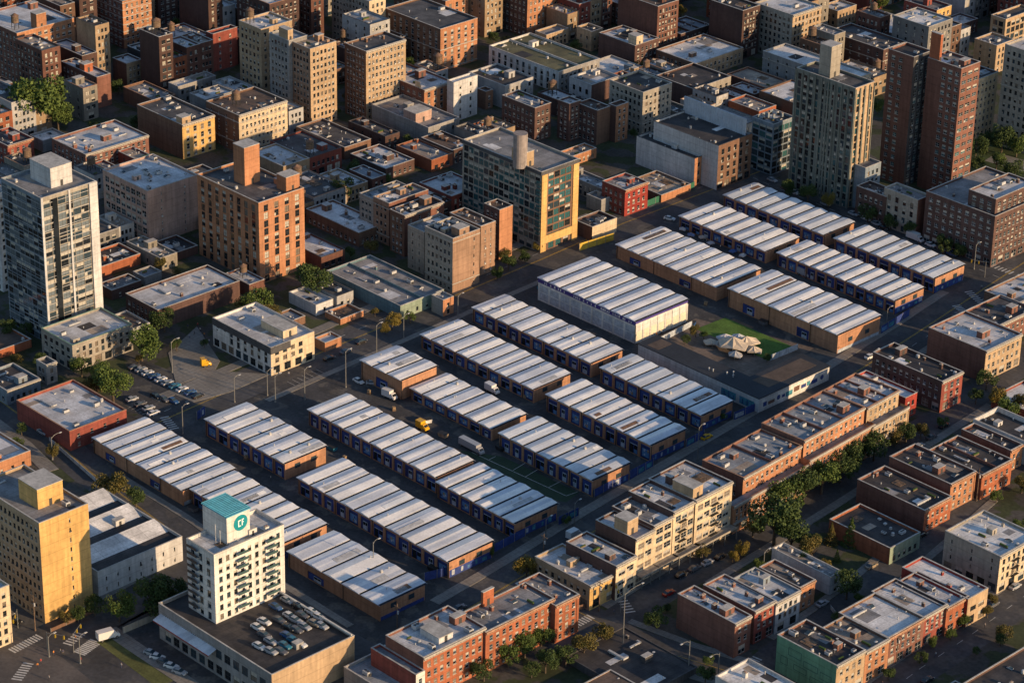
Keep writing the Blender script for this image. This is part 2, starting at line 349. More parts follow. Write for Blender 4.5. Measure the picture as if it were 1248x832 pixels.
def B(name, label, cat, geo, wk, rk='silver', ls='ap', rs='ap', wr=None, n=5, tank=False, bulk=(), shop=False, cop=None, fe=None, cornice=None,
      par=.8, div=0, z0=0.0, frame=None, gl=(0,0,0,1,4), group=None, lsk=None, rsk=None, band=None, extra=None, kinds=None, margin=.9, ledge=None, lw=None, ang=0.0):
    NB[0] += 1; rnd = random.Random(NB[0]*7+1)
    a0, a1, b0, b1, zz, z1 = solve(*geo, z0=z0, ang=ang); FOOT.append((a0, a1, b0, b1)); W = a1-a0; D = b1-b0; H = z1-z0
    root = thing(name, label, cat, ((a0+a1)/2, (b0+b1)/2, z0), R(ang), group)
    x0, x1, y0, y1 = -W/2, W/2, -D/2, D/2
    wm = wall(wk); wm2 = wall(wr) if wr else wm; mats = [wm, wm2, wall(lw) if lw else wm]; mb = MB(); out = []  # wm2: sun-facing wall, on many buildings a sunlit version of wm
    zb = -.3 if z0 == 0 else 0.0
    lm = 2 if lw else 0
    if zb: mb.box(x0, x1, y0, y1, zb, 0, 0, 'tb')
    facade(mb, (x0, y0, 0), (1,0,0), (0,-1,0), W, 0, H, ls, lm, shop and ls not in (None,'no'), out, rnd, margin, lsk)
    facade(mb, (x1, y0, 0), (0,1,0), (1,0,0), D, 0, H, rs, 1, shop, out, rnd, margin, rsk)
    mb.q([(x1,y1,0),(x0,y1,0),(x0,y1,H),(x1,y1,H)]); mb.q([(x0,y1,0),(x0,y0,0),(x0,y0,H),(x0,y1,H)])
    t = .3; zr = H-par
    if W > 1.4 and D > 1.4:
        mb.box(x0+t, x1-t, y0+t, y1-t, zr, H, 0, 'tb')     # inner parapet faces
        b_ = mb.f[-4:]; 
        for i in range(1, 5): mb.f[-i] = tuple(reversed(mb.f[-i]))
    mb.build('wall', mats, root)
    rf = MB(); rf.box(x0+t, x1-t, y0+t, y1-t, zr-.25, zr+.01); rf.build('roof', [roofm(rk)], root)
    c = MB(); e = .06; cm = cop or COP
    c.box(x0-e, x1+e, y0-e, y0+t+e, H, H+.12); c.box(x0-e, x1+e, y1-t-e, y1+e, H, H+.12); c.box(x0-e, x0+t+e, y0+t+e, y1-t-e, H, H+.12); c.box(x1-t-e, x1+e, y0+t+e, y1-t-e, H, H+.12)
    c.build('coping', [cm], root)
    place_windows(root, out, rnd, frame or (FRW if wk in ('brick','redbrick','brown','darkbrick','pink') else FRM), gl)
    if cornice:
        c = MB(); d = .45
        c.box(x1+.002, x1+d, y0-.0, y1, H-.55, H-.05)
        yy = y0+.3
        while yy < y1-.3: c.box(x1+.004, x1+d*.75, yy, yy+.18, H-.95, H-.55); yy += 1.1
        c.box(x1+.004, x1+.12, y0, y1, H-1.15, H-.95)
        c.build('cornice', [cornice], root)
    if ledge:
        c = MB()
        for q in ledge:
            z = H*q; c.box(x0-.15, x1+.15, y0-.15, y0+.002, z, z+.3); c.box(x1-.002, x1+.15, y0+.002, y1+.002, z+.001, z+.299)
        c.build('ledge', [STN], root)
    av = []
    for (bx, by, bl, br, bd, bm, *o) in bulk:
        A0, A1, B0, B1, _, Z1 = solve(bx, by, bl, br, bd, z0=z0+zr, ang=ang)
        rel = Matrix.Rotation(-R(ang), 3, 'Z') @ Vector(((A0+A1)/2-root.location.x, (B0+B1)/2-root.location.y, 0)); hw, hd = (A1-A0)/2, (B1-B0)/2
        A0, A1, B0, B1 = rel.x-hw, rel.x+hw, rel.y-hd, rel.y+hd; hb = Z1-z0
        A0 = max(A0, x0+t); A1 = min(A1, x1-t); B0 = max(B0, y0+t); B1 = min(B1, y1-t)
        s = MB(); s.box(A0, A1, B0, B1, zr+.012, hb, 0, 'b'); s.box(A0-.1, A1+.1, B0-.1, B1+.1, hb, hb+.18, 1)
        s.box(A1, A1+.05, (B0+B1)/2-.5, (B0+B1)/2+.5, zr+.05, zr+2.1, 2)
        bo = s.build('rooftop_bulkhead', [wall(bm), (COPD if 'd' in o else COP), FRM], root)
        av.append(((A0+A1)/2, (B0+B1)/2, (A1-A0)/2+.3, (B1-B0)/2+.3))
        if 'win' in o:
            pass
    if div:
        for i in range(1, div):
            s = MB(); y = y0+D*i/div; s.box(x0+t, x1-t, y-.15, y+.15, zr, H-.1+.25*(i % 2))
            av.append((0, y, W/2, .15)); s.build('party_wall', [wm], root)
    clutter(root, x0+t, x1-t, y0+t, y1-t, zr+.01, rnd, n, wm, av, tank, kinds)
    if fe and H > 8:
        w_, h_, sp, fh, sill = STY[rs if rs in STY else 'ap']; z = 3.6 if shop else 0; nf = max(1, round((H-1.3-z)/fh)); f = (H-1.3-z)/nf
        zs = [z+k*f+.4 for k in range(1 if not shop else 0, nf)]
        for q in fe: fire_escape(root, x1, y0+max(.3, min(D-3.8, D*q)), zs, 'A')
    if extra: extra(root, x0, x1, y0, y1, H, zr)
    return root
# ================================================================ GROUND, ROADS
ASPH = noisy('asphalt', (.062,.063,.068), .3, .07, .8, .9, second=(.085,.082,.08), sec_at=.55)
LOT = noisy('worn_asphalt', (.055,.056,.06), .35, .09, 1.0, .9, second=(.10,.095,.088), sec_at=.58)
CONC = noisy('pavement_concrete', (.20,.19,.175), .2, .12, 1.1, .9, seam=((0, 1.8), (1, 1.8)))
KERB = noisy('kerb_stone', (.26,.25,.23), .15, .3)
YARD = noisy('back_yard_ground', (.07,.066,.06), .35, .06, .9, .95, second=(.045,.055,.025), sec_at=.5)
GRASS = noisy('lawn_green', (.08,.155,.03), .38, .12, 1.5, .95)
GRASSD = noisy('verge_grass', (.09,.10,.035), .35, .2, 1.5, .95)
PAINT = noisy('road_paint', (.5,.5,.48), .25, .8, 3); YPAINT = noisy('yellow_road_paint', (.5,.33,.05), .25, .8, 3)
def struct(o): o['kind'] = 'structure'; return o
b = MB(); b.q([(-4500,-4500,0),(4500,-4500,0),(4500,4500,0),(-4500,4500,0)]); struct(b.build('ground', [YARD]))
def g2(px, py): p = P(px, py); return Vector((p.x, p.y, 0))
def poly(name, pts, m, z, th=0):
    w_ = [P(*p) for p in pts]; b = MB()
    if sum(w_[i].x*w_[(i+1) % len(w_)].y-w_[(i+1) % len(w_)].x*w_[i].y for i in range(len(w_))) < 0: w_.reverse()
    b.q([(p.x, p.y, z) for p in w_])
    if th:
        for i in range(len(w_)):
            p, q = w_[i], w_[(i+1) % len(w_)]; b.q([(p.x,p.y,-.05),(q.x,q.y,-.05),(q.x,q.y,z),(p.x,p.y,z)], 0)
    return struct(b.build(name, [m]))
def strip(name, pts, width, m, z, th=0, off=0):
    w_ = [g2(*p) for p in pts]; l, r = [], []
    for i, p in enumerate(w_):
        d = (w_[min(i+1, len(w_)-1)]-w_[max(i-1, 0)]).normalized(); n = Vector((-d.y, d.x, 0))
        l.append(p+n*(off+width/2)); r.append(p+n*(off-width/2))
    b = MB()
    for i in range(len(w_)-1):
        q = [r[i], r[i+1], l[i+1], l[i]]; b.q([(v.x, v.y, z) for v in q])
        if th:
            for s, e in ((r[i], r[i+1]), (l[i+1], l[i])): b.q([(s.x,s.y,-.05),(e.x,e.y,-.05),(e.x,e.y,z),(s.x,s.y,z)])
    if th:
        for s, e in ((l[0], r[0]), (r[-1], l[-1])): b.q([(s.x,s.y,-.05),(e.x,e.y,-.05),(e.x,e.y,z),(s.x,s.y,z)])
    return struct(b.build(name, [m]))
# the market yard and the roads round it, as sheets stepped 4 mm
poly('market_yard', [(100,545),(250,487),(640,322),(900,216),(1200,335),(880,540),(560,735),(440,800)], LOT, .004)
NST = [(185,518),(300,467),(450,405),(560,358),(660,316),(760,272),(860,234),(960,196)]
SST = [(470,806),(560,748),(640,700),(740,637),(830,583),(930,523),(1030,462),(1120,404),(1205,348),(1300,286)]
WST = [(-60,440),(0,488),(60,532),(110,575),(200,640),(300,712),(400,775),(470,815),(600,900)]
EST = [(860,190),(930,222),(1010,254),(1100,290),(1210,335),(1330,384)]
TST = [(640,800),(735,765),(815,715),(915,655),(1010,596),(1110,532),(1184,485),(1290,415)]
CST = [(655,712),(705,745),(760,775),(830,800),(915,826),(1010,870)]
DST = [(890,840),(950,792),(1010,752),(1062,712),(1123,660),(1190,602),(1260,545)]
BST = [(1060,860),(1120,815),(1185,772),(1250,725),(1320,670)]
LST = [(-30,820),(40,790),(110,760),(160,735),(215,706),(262,680)]
MST = [(-60,665),(0,715),(45,757),(110,805),(190,860)]
for nm, pts, wd, z in (('north_street', NST, 17, .008), ('south_street', SST, 15, .012), ('west_street', WST, 13, .016), ('east_street', EST, 14, .020),
                       ('rowhouse_street', TST, 11, .008), ('cross_street', CST, 12, .016), ('tree_lined_street', DST, 9, .024), ('shop_street', BST, 12, .008),
                       ('tower_street', LST, 14, .024), ('main_road', MST, 22, .020)):
    strip(nm, pts, wd, ASPH, z)
SW = [([(215,500),(320,455),(450,398),(560,350),(660,308),(745,272)], 4, 10.5), ([(300,476),(450,411),(560,364),(640,330)], 2.5, -10),
      ([(560,748),(640,700),(740,637),(830,583),(930,523),(1030,462),(1120,404),(1180,364)], 3.6, 9.4), ([(760,624),(830,583),(930,523),(1030,462),(1120,404)], 3, -9.2),
      ([(-60,440),(0,488),(60,532),(95,565)], 5, -9), ([(120,590),(200,640),(300,712),(400,775)], 2.5, 8), 
      ([(950,230),(1010,254),(1100,290),(1175,321)], 3.5, 9), ([(760,750),(815,715),(915,655),(1010,596),(1110,532)], 3.2, 7.3), ([(840,700),(915,655),(1010,596),(1110,532),(1184,485)], 3, -7.2),
      ([(960,787),(1010,752),(1062,712),(1123,660),(1190,602)], 2.6, -6), ([(960,787),(1010,752),(1062,712),(1123,660),(1190,602)], 2.6, 6),
      ([(1060,860),(1120,815),(1185,772),(1250,725)], 3.5, 7.8), ([(750,770),(830,800),(915,826)], 2.5, 7.3), ([(750,770),(830,800),(915,826)], 2.5, -7.3),
      ([(105,762),(160,735),(215,706)], 2.6, 8.6), ([(-60,665),(0,715),(20,735)], 4, 13), ([(85,787),(110,805),(190,860)], 4.5, 13.2)]
for pts, wd, off in SW: strip('pavement', pts, wd, CONC, .13, 1, off)
poly('corner_pavement', [(205,478),(258,452),(330,456),(280,478),(236,490)], CONC, .134, 1)
poly('plaza_pavement', [(205,430),(240,398),(268,440),(262,452),(215,470)], CONC, .138, 1)
def dashes(name, pts, w_, m, z, dash=None, gap=0, off=0):
    ws = [g2(*p) for p in pts]; b = MB()
    for i in range(len(ws)-1):
        p, q = ws[i], ws[i+1]; d = (q-p); L = d.length; d.normalize(); n = Vector((-d.y, d.x, 0)); s = 0
        while s < L:
            e = min(L, s+(dash or L)); a, c = p+d*s+n*off, p+d*e+n*off
            b.q([(a-n*w_/2)[:2]+(z,), (c-n*w_/2)[:2]+(z,), (c+n*w_/2)[:2]+(z,), (a+n*w_/2)[:2]+(z,)]); s = e+gap
            if not dash: break
    return struct(b.build(name, [m]))
for off in (-.18, .18):
    dashes('centre_line', NST, .14, YPAINT, .028, off=off); dashes('centre_line', SST[1:], .14, YPAINT, .028, off=off)
    dashes('centre_line', WST[:5], .14, YPAINT, .028, off=off)
dashes('lane_line', NST, .14, PAINT, .028, 3, 6, off=4.3); dashes('lane_line', SST[1:], .14, PAINT, .028, 3, 6, off=-4)
dashes('centre_line', CST, .14, YPAINT, .028); dashes('lane_line', EST, .14, PAINT, .028, 3, 6); dashes('lane_line', BST, .14, PAINT, .028, 3, 6)
def crosswalk(x0, y0, x1, y1, n, wid=3.0):
    p, q = g2(x0, y0), g2(x1, y1); d = (q-p)/n; u = d.normalized(); v = Vector((-u.y, u.x, 0))*wid/2; b = MB()
    for i in range(n):
        a, c = p+d*i, p+d*i+u*.55; b.q([(a-v)[:2]+(.032,), (c-v)[:2]+(.032,), (c+v)[:2]+(.032,), (a+v)[:2]+(.032,)])
    struct(b.build('crosswalk', [PAINT]))
for c in ((14,793,50,774,11), (20,828,36,806,8), (82,785,100,770,6), (96,796,118,780,10,4), (700,762,722,750,7), (752,722,770,748,8), (688,732,712,722,7),
          (1180,355,1200,372,8), (1206,322,1236,334,7), (1165,372,1182,386,8), (200,508,214,524,7), (470,790,488,776,7), (905,815,925,800,7)): crosswalk(*c)
poly('junction_asphalt', [(-40,795),(20,775),(75,800),(200,900),(-60,900)], noisy('warm_asphalt', (.10,.09,.085), .25, .08, .9), .0265)
poly('lawn', [(118,782),(134,776),(215,828),(190,836)], GRASSD, .05, 1)
poly('school_field', [(848,401),(884,387),(972,425),(936,439)], GRASS, .05, 1)
poly('yard_paving', [(790,416),(848,388),(992,424),(928,468)], noisy('yard_brown_paving', (.15,.12,.10), .3, .15, .9, seam=((0, 2.5), (1, 6))), .014)
poly('sports_court', [(560,549),(612,556),(706,600),(690,612),(672,608)], noisy('court_green', (.035,.06,.035), .2, .2, 1.2), .02)
b = MB()
for p, q in (((575,551),(690,604)), ((690,604),(704,599)), ((640,581),(655,572)), ((596,560),(604,556)), ((625,573),(640,564)), ((668,594),(684,586))):
    p, q = g2(*p), g2(*q); d = (q-p).normalized(); n = Vector((-d.y, d.x, 0))*.09
    b.q([(p-n)[:2]+(.026,), (q-n)[:2]+(.026,), (q+n)[:2]+(.026,), (p+n)[:2]+(.026,)])
struct(b.build('court_lines', [PAINT]))
def bays(pts, n, ln=5, z=.012, name='parking_lines'):
    p, q = g2(*pts[0]), g2(*pts[1]); d = (q-p)/n; u = (q-p).normalized(); v = Vector((-u.y, u.x, 0))*ln; b = MB()
    for i in range(n+1):
        a = p+d*i; b.q([a[:2]+(z,), (a+u*.11)[:2]+(z,), (a+u*.11+v)[:2]+(z,), (a+v)[:2]+(z,)])
    struct(b.build(name, [PAINT]))
poly('car_park', [(150,460),(172,437),(252,470),(196,512),(150,500)], LOT, .020)
bays(((172,446),(236,474)), 14, -5, .024); bays(((156,497),(182,509)), 6, 5, .024)
poly('car_park', [(140,765),(180,742),(345,860),(260,880)], LOT, .024); bays(((196,752),(300,815)), 12, 5, .028); bays(((350,465),(385,450)), 6, -5, .010)
poly('park_lawn', [(1176,215),(1185,150),(1250,150),(1300,200),(1260,235)], noisy('park_grass', (.04,.06,.02), .3, .1, 1.2), .02)
poly('park_path', [(1200,196),(1215,186),(1250,196),(1290,215),(1240,208)], CONC, .04)
struct(strip('playground_paving', [(905,405),(880,394)], 12, noisy('brown_paving', (.12,.085,.06), .2, .2, seam=((0, 2.2), (1, 9))), .016))

# ================================================================ RIBBED-ROOF SHEDS
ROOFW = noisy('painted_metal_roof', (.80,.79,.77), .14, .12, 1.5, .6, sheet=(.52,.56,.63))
ROOFP = noisy('painted_metal_roof_blue', (.66,.70,.74), .12, .12, 1.4, .6, sheet=(.50,.54,.59))  # bluish tone of the shadowed sheds put into the roof colour
GUT = noisy('gutter_black', (.012,.015,.025), .2, .5)
BLU = [noisy('blue_door_paint', (.030,.055,.20), .2, .3), noisy('navy_door_paint', (.022,.032,.12), .2, .3), noisy('sky_blue_paint', (.08,.19,.36), .2, .5)]
PALE = noisy('pale_mural_paint', (.33,.37,.42), .25, .8); MURT = noisy('mural_teal', (.05,.20,.26), .3, .8); MURG = noisy('mural_ochre', (.30,.2,.09), .3, .8)
_dm = {}
def doormesh(w, h, v):
    key = (round(w, 1), round(h, 1), v)
    if key in _dm: return _dm[key]
    w, h = round(w, 1), round(h, 1); b = MB(); rnd = random.Random(v*31+5); d = .24; e = .01
    b.q([(-w/2-e,d,-e),(w/2+e,d,-e),(w/2+e,d,h+e),(-w/2-e,d,h+e)], 0)
    b.box(-w/2, -w/2+.12, d-.06, d-.002, 0, h, 1); b.box(w/2-.12, w/2, d-.06, d-.002, 0, h, 1); b.box(-w/2+.12, w/2-.12, d-.06, d-.002, h-.5, h, 1)
    k = v % 7
    if k in (0, 3, 5):
        ww = w*rnd.uniform(.35, .5); cx = rnd.uniform(-.15, .15)*w
        b.box(cx-ww/2, cx+ww/2, d-.05, d-.003, 0, h*.66, 3)
        b.box(cx-ww/2+.12, cx-.05, d-.07, d-.051, h*.36, h*.6, 5); b.box(cx+.05, cx+ww/2-.12, d-.07, d-.051, h*.36, h*.6, 5)
    if k in (1, 4):
        b.box(-w*.36, w*.36, d-.05, d-.003, .5, h*.7, 2)
        for i in range(5):
            x = rnd.uniform(-.28, .28)*w; z = rnd.uniform(.2, .6)*h; r = rnd.uniform(.2, .5)
            pts = [(x+r*rnd.uniform(.6, 1.3)*math.cos(t*math.pi/4), d-.055-.003*i, z+r*1.3*rnd.uniform(.5, 1.2)*math.sin(t*math.pi/4)) for t in range(8)]
            b.q(pts, (3, 4, 6, 3, 1)[i])
    if k in (2, 6):
        b.box(-w*.4, -w*.05, d-.05, d-.003, 0, h*.62, 5); b.box(w*.05, w*.4, d-.05, d-.003, h*.3, h*.62, 5); b.box(-w*.42, w*.42, d-.08, d-.052, h*.62, h*.67, 3)
        b.box(w*.05, w*.4, d-.05, d-.003, 0, h*.28, 2)
    _dm[key] = b.mesh('bay_door', [BLU[v % 2], BLU[(v+1) % 2], BLU[2], PALE, MURT, GL[0], MURG]); return _dm[key]
NS = [0]
def shed(label, geo, ribs, cat='shed', wk='shedtan', plain=False, end='plain', roof=None, doors=None, rise=.36, white=False):
    NS[0] += 1; rnd = random.Random(NS[0]*13)
    a0, a1, b0, b1, _, z1 = solve(*geo); FOOT.append((a0, a1, b0, b1)); W, D, H = a1-a0, b1-b0, z1
    root = thing('market_shed', label, cat, ((a0+a1)/2, (b0+b1)/2, 0), 0, 'ribbed roof sheds in parallel rows')
    x0, x1, y0, y1 = -W/2, W/2, -D/2, D/2; wm = wall(wk); mb = MB(); out = []
    nb = doors or ribs; g = W/nb; top = H-1.1; base = .25
    def Q(xa, xb, za, zb): 
        if xb > xa and zb > za: mb.q([(xa,y0,za),(xb,y0,za),(xb,y0,zb),(xa,y0,zb)])
    Q(x0, x1, -.3, base); Q(x0, x1, top, H); x = x0; dr = []
    for i in range(nb):
        if plain and (i % 4 != 1): continue
        ww = round(min(g*.8, 5.2)*rnd.choice((1, 1, .96)), 1); c = x0+g*(i+.5)
        hh = round(top-base, 1) if not plain else round((top-base)*.62, 1)
        if plain: ww = round(g*.9, 1)
        Q(x, c-ww/2, base, top)
        if base+hh < top: Q(c-ww/2, c+ww/2, base+hh, top)
        x = c+ww/2
        for sx, s in ((c-ww/2, 1), (c+ww/2, -1)):
            mb.q([(sx,y0,base),(sx,y0,min(top, base+hh)),(sx,y0+.3,min(top, base+hh)),(sx,y0+.3,base)][::s])
        dr.append((c, ww, hh))
    Q(x, x1, base, top)
    mb.q([(x1,y0,-.3),(x1,y1,-.3),(x1,y1,H),(x1,y0,H)]); mb.q([(x1,y1,-.3),(x0,y1,-.3),(x0,y1,H),(x1,y1,H)]); mb.q([(x0,y1,-.3),(x0,y0,-.3),(x0,y0,H),(x0,y1,H)])
    for c in (x0, x1):     # corner piers a hand's breadth proud
        mb.box(c-.25 if c > 0 else c-.12, c+.12 if c > 0 else c+.25, y0-.12, y0-.003, -.3, H-.02)
    if not plain:
        for i in range(1, nb): mb.box(x0+g*i-.22, x0+g*i+.22, y0-.12, y0-.003, -.3, H-.02)
    mb.box(x0+.3, x1-.3, y0-.16, y0-.121, H-.32, H-.05)
    mb.build('wall', [wm], root)
    for i, (c, ww, hh) in enumerate(dr):
        add('bay_door', doormesh(ww, hh, rnd.randrange(14) if not plain else (0, 3, 5)[i % 3]), root, (c, y0, base))
    # end wall painted band / doors
    if end != 'none' and D > 9:
        hb = 2.4; s = MB(); s.box(x1+.002, x1+.05, y0+.3, y1-.3, 0, hb if end == 'band' else 1.2, 0)
        if end == 'band':
            for k in range(int(D/3)):
                yy = y0+1+3*k+rnd.uniform(0, 1.2); s.box(x1+.051, x1+.06, yy, yy+rnd.uniform(.6, 1.8), .5, rnd.uniform(1.4, 2.2), rnd.choice((1, 2, 3)))
        if end in ('band', 'low', 'door'): s.build('painted_end_band', [BLU[0] if end != 'door' else PALE, BLU[2], PALE, MURT], root)
        for k in range(2):
            s = MB(); yy = y0+D*(.3+.4*k); s.box(x1+.003, x1+.07, yy-1.1, yy+1.1, 2.6, min(H-1, 4.2), 0); s.box(x1+.071, x1+.09, yy-1.0, yy+1.0, 2.7, min(H-1.1, 4.1), 1)
            s.build('end_window', [FRM, GL[1]], root)
    # ribbed roof: every bay rises to a crest and falls to a gutter
    rm = [roof or ROOFW, GUT]; s = MB(); o = .55; ya, yb = y0-o, y1+o; l = (W+2*o)/ribs; gw = .85
    for i in range(ribs):
        xa = x0-o+l*i; xb = xa+l-gw; xc = xa+(xb-xa)*(.44+rnd.uniform(-.07, .05)); r = rise*rnd.uniform(.85, 1.15); z = H+.06
        ya2, yb2 = ya+rnd.uniform(-.12, .12), yb+rnd.uniform(-.25, .25)
        prof = [(xa, z), (xa+(xc-xa)*.5, z+r*.5), (xc, z+r), (xc+(xb-xc)*.5, z+r*.5), (xb, z+.03)]
        for (p, zp), (q, zq) in zip(prof, prof[1:]): s.q([(p,ya2,zp),(q,ya2,zq),(q,yb2,zq),(p,yb2,zp)])
        s.q([(xa,ya2,z-.18)]+[(xb,ya2,z-.18)]+[(p,ya2,zp) for p, zp in reversed(prof)]); s.q([(xb,yb2,z-.18),(xa,yb2,z-.18)]+[(p,yb2,zp) for p, zp in prof])
        s.q([(xb,ya2,z-.18),(xb,yb2,z-.18),(xb,yb2,z+.03),(xb,ya2,z+.03)]); s.q([(xa,yb2,z-.18),(xa,ya2,z-.18),(xa,ya2,z),(xa,yb2,z)])
        s.box(xb+.003, xa+l-.003, ya+.1, yb-.1, H+.01, H+.03, 1)
    s.q([(x0-o,yb,H),(x1+o,yb,H),(x1+o,ya,H),(x0-o,ya,H)], 0)
    s.build('ribbed_roof', rm, root)
    for _ in range(rnd.choice((2, 3, 4, 5))):
        q = rnd.randrange(ribs); xx = x0-o+l*q+(l-gw)*.44
        add(*(('roof_vent', tmesh('roof_vent')) if rnd.random() < .6 else ('fan_hood', tmesh('fan_hood'))), root, (xx, rnd.uniform(y0+2, y1-2), H+rise*.8), 0, (.8, .8, .8))
    for _ in range(rnd.choice((2, 3, 4))):      # replaced sheets lying on the falling half of a bay
        q = rnd.randrange(ribs); xa = x0-o+l*q; xb = xa+l-gw; x_ = xa+(xb-xa)*.62; X_ = xb-.5; ln = rnd.uniform(2, D*.6); y_ = rnd.uniform(ya+.3, yb-ln-.3); s = MB()
        zf = lambda x: H+.06+.03+rise*1.15*max(0, (xb-x)/((xb-xa)*.54))+.03
        s.q([(x_,y_,zf(x_)),(X_,y_,zf(X_)),(X_,y_+ln,zf(X_)),(x_,y_+ln,zf(x_))]); s.build('roof_patch', [rnd.choice((METAL, ROOFP, RUST, noisy('patch_white', (.8,.8,.78), .1, .3)))], root)
    for q in range(0, nb+1, 3): s = MB(); s.box(-.07, .07, -.16, -.02, .1, H-.1); s.build('downpipe', [BLACK], root, (x0+g*q+.3, y0-.12, 0))
    return root, (x0, x1, y0, y1, H)
shed('long tan shed beside the west street, nearest to the brick flat-roofed building', (223,597,114,286,19), 8, doors=8, plain=True, end='door')
shed('ribbed shed half hidden behind the white tower with the teal roof box', (346,661,234,398,20), 7, doors=8, end='band')
shed('shed with twelve blue bays at the west corner of the yard, lit orange end', (347.4,564,251,397,20.5), 6, doors=7)
shed('longest upper half of the central shed row, warm ribbed roof', (532,581,377,577,20), 10, doors=12)
shed('lower half of the central long shed, cool shaded roof near the south street', (628,637,533.8,679,20), 6, doors=7, end='band')
shed('very long shed between two dark lanes, end wall with orange graffiti', (547,683.6,364,600,20.5), 10, doors=12, end='band')
s6, q6 = shed('short tan shed with plain side wall beside the roof car park', (463,736.6,352,517.7,20), 5, doors=5, plain=True, end='low')
shed('smallest shed on the north street with three ribs and a blank tan wall', (489.5,463,441,532,24), 3, doors=3, plain=True, end='none')
shed('medium shed behind the yellow van with pale bay murals', (600,522,502,641,15), 6, doors=7, end='none')
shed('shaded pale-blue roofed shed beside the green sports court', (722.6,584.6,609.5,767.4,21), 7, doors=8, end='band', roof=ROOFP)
shed('long shed next to the north street, second row of the middle block', (651,474,514,695,17), 9, doors=10)
shed('long shed closest to the north street south of the white hall', (721,442,577,758.5,18), 9, doors=10)
shed('shed with blue wall at its south end, left of the pair by the mural building', (794,542,667,835.4,21), 8, doors=9, end='band')
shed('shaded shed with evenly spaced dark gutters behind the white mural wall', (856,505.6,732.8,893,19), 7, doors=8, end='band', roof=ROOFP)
shed('large shed right of the white hall with a brown side wall', (874,350,752,927,17), 8, doors=8, plain=True, end='none')
shed('shed with bright blue bays north of the brown-walled shed', (934,306,829,974,15), 7, doors=8)
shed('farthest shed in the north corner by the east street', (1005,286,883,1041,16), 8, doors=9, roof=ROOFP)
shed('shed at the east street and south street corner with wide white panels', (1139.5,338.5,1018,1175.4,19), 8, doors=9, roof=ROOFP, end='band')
shed('shed left of the east corner shed, end wall with orange graffiti', (1091,366,948.5,1126,17), 10, doors=12, end='band')
shed('brown shed beside the green field with an orange end wall', (1021.6,407.7,889,1073,23), 8, doors=8, plain=True, end='door')
# the two-storey white hall
def hall():
    geo = (775,391,657,838,28); a0, a1, b0, b1, _, H = solve(*geo); W, D = a1-a0, b1-b0
    root = thing('market_hall', 'large white two-storey hall with a purple lettered band under its roof', 'market hall', ((a0+a1)/2, (b0+b1)/2, 0), 0, 'ribbed roof sheds in parallel rows')
    x0, x1, y0, y1 = -W/2, W/2, -D/2, D/2; wm = wall('white'); b = MB(); b.box(x0, x1, y0, y1, -.3, H, 0, 'b')
    n = 9
    for i in range(n+1): x = x0+W*i/n; b.box(x-.18, x+.18, y0-.18, y0-.002, -.3, H-.3)
    for i in range(8): y = y0+D*i/7; b.box(x1+.002, x1+.18, y-.18, y+.18, -.3, H-1.7)
    b.build('wall', [wm], root)
    for i in range(n):
        c = x0+W*(i+.5)/n
        for z, hh in ((.6, 2.6), (3.6, 2.2)):
            p = MB(); w2 = W/n/2-.5; p.box(-w2, w2, -.05, -.003, 0, hh, 0); 
            for k in range(1, 6): p.box(-w2, w2, -.08, -.051, hh*k/6-.03, hh*k/6+.03, 1)
            p.build('wall_panel', [PALE, wm], root, (c, y0, z))
    for i in range(7):
        p = MB(); p.box(.003, .06, -D/14+.5, D/14-.5, 0, 3.4, 0); p.box(.061, .08, -.03, .03, 0, 3.4, 1); p.build('wall_panel', [noisy('cream_panel', (.6,.55,.42), .1, .3), wm], root, (x1, y0+D*(i+.5)/7, .8))
    p = MB(); PUR = noisy('purple_band', (.06,.045,.20), .15, .3); p.box(x0-.25, x1+.25, y0-.25, y0-.185, H-1.75, H-.3); p.box(x1+.185, x1+.25, y0-.185, y1, H-1.1, H-.3); rnd = random.Random(4)
    x = x0+3
    while x < x1-2:
        if rnd.random() < .8:
            ww = rnd.uniform(.3, .7); p.box(x, x+ww, y0-.27, y0-.252, H-1.45, H-.65+rnd.uniform(-.2, .1), 1)
        x += rnd.choice((.9, 1.0, 1.9))
    p.build('purple_band', [PUR, wall('white')], root)
    s = MB(); o = .5; ribs = 8; l = (W+2*o)/ribs
    for i in range(ribs):
        xa = x0-o+l*i; xb = xa+l-.85; xc = xa+l*.42; z = H+.06; r = .38; prof = [(xa, z), (xc, z+r), (xc+(xb-xc)*.5, z+r*.5), (xb, z+.02)]
        for (p_, zp), (q_, zq) in zip(prof, prof[1:]): s.q([(p_,y0-o,zp),(q_,y0-o,zq),(q_,y1+o,zq),(p_,y1+o,zp)])
        s.q([(xa,y0-o,z-.2),(xb,y0-o,z-.2)]+[(a,y0-o,c) for a, c in reversed(prof)]); s.box(xb, xa+l, y0-o+.1, y1+o-.1, H+.01, H+.03, 1)
        s.q([(xb,y0-o,z-.2),(xb,y1+o,z-.2),(xb,y1+o,z+.02),(xb,y0-o,z+.02)])
    s.q([(x0-o,y1+o,H),(x1+o,y1+o,H),(x1+o,y0-o,H),(x0-o,y0-o,H)]); s.build('ribbed_roof', [ROOFW, GUT], root)
hall()
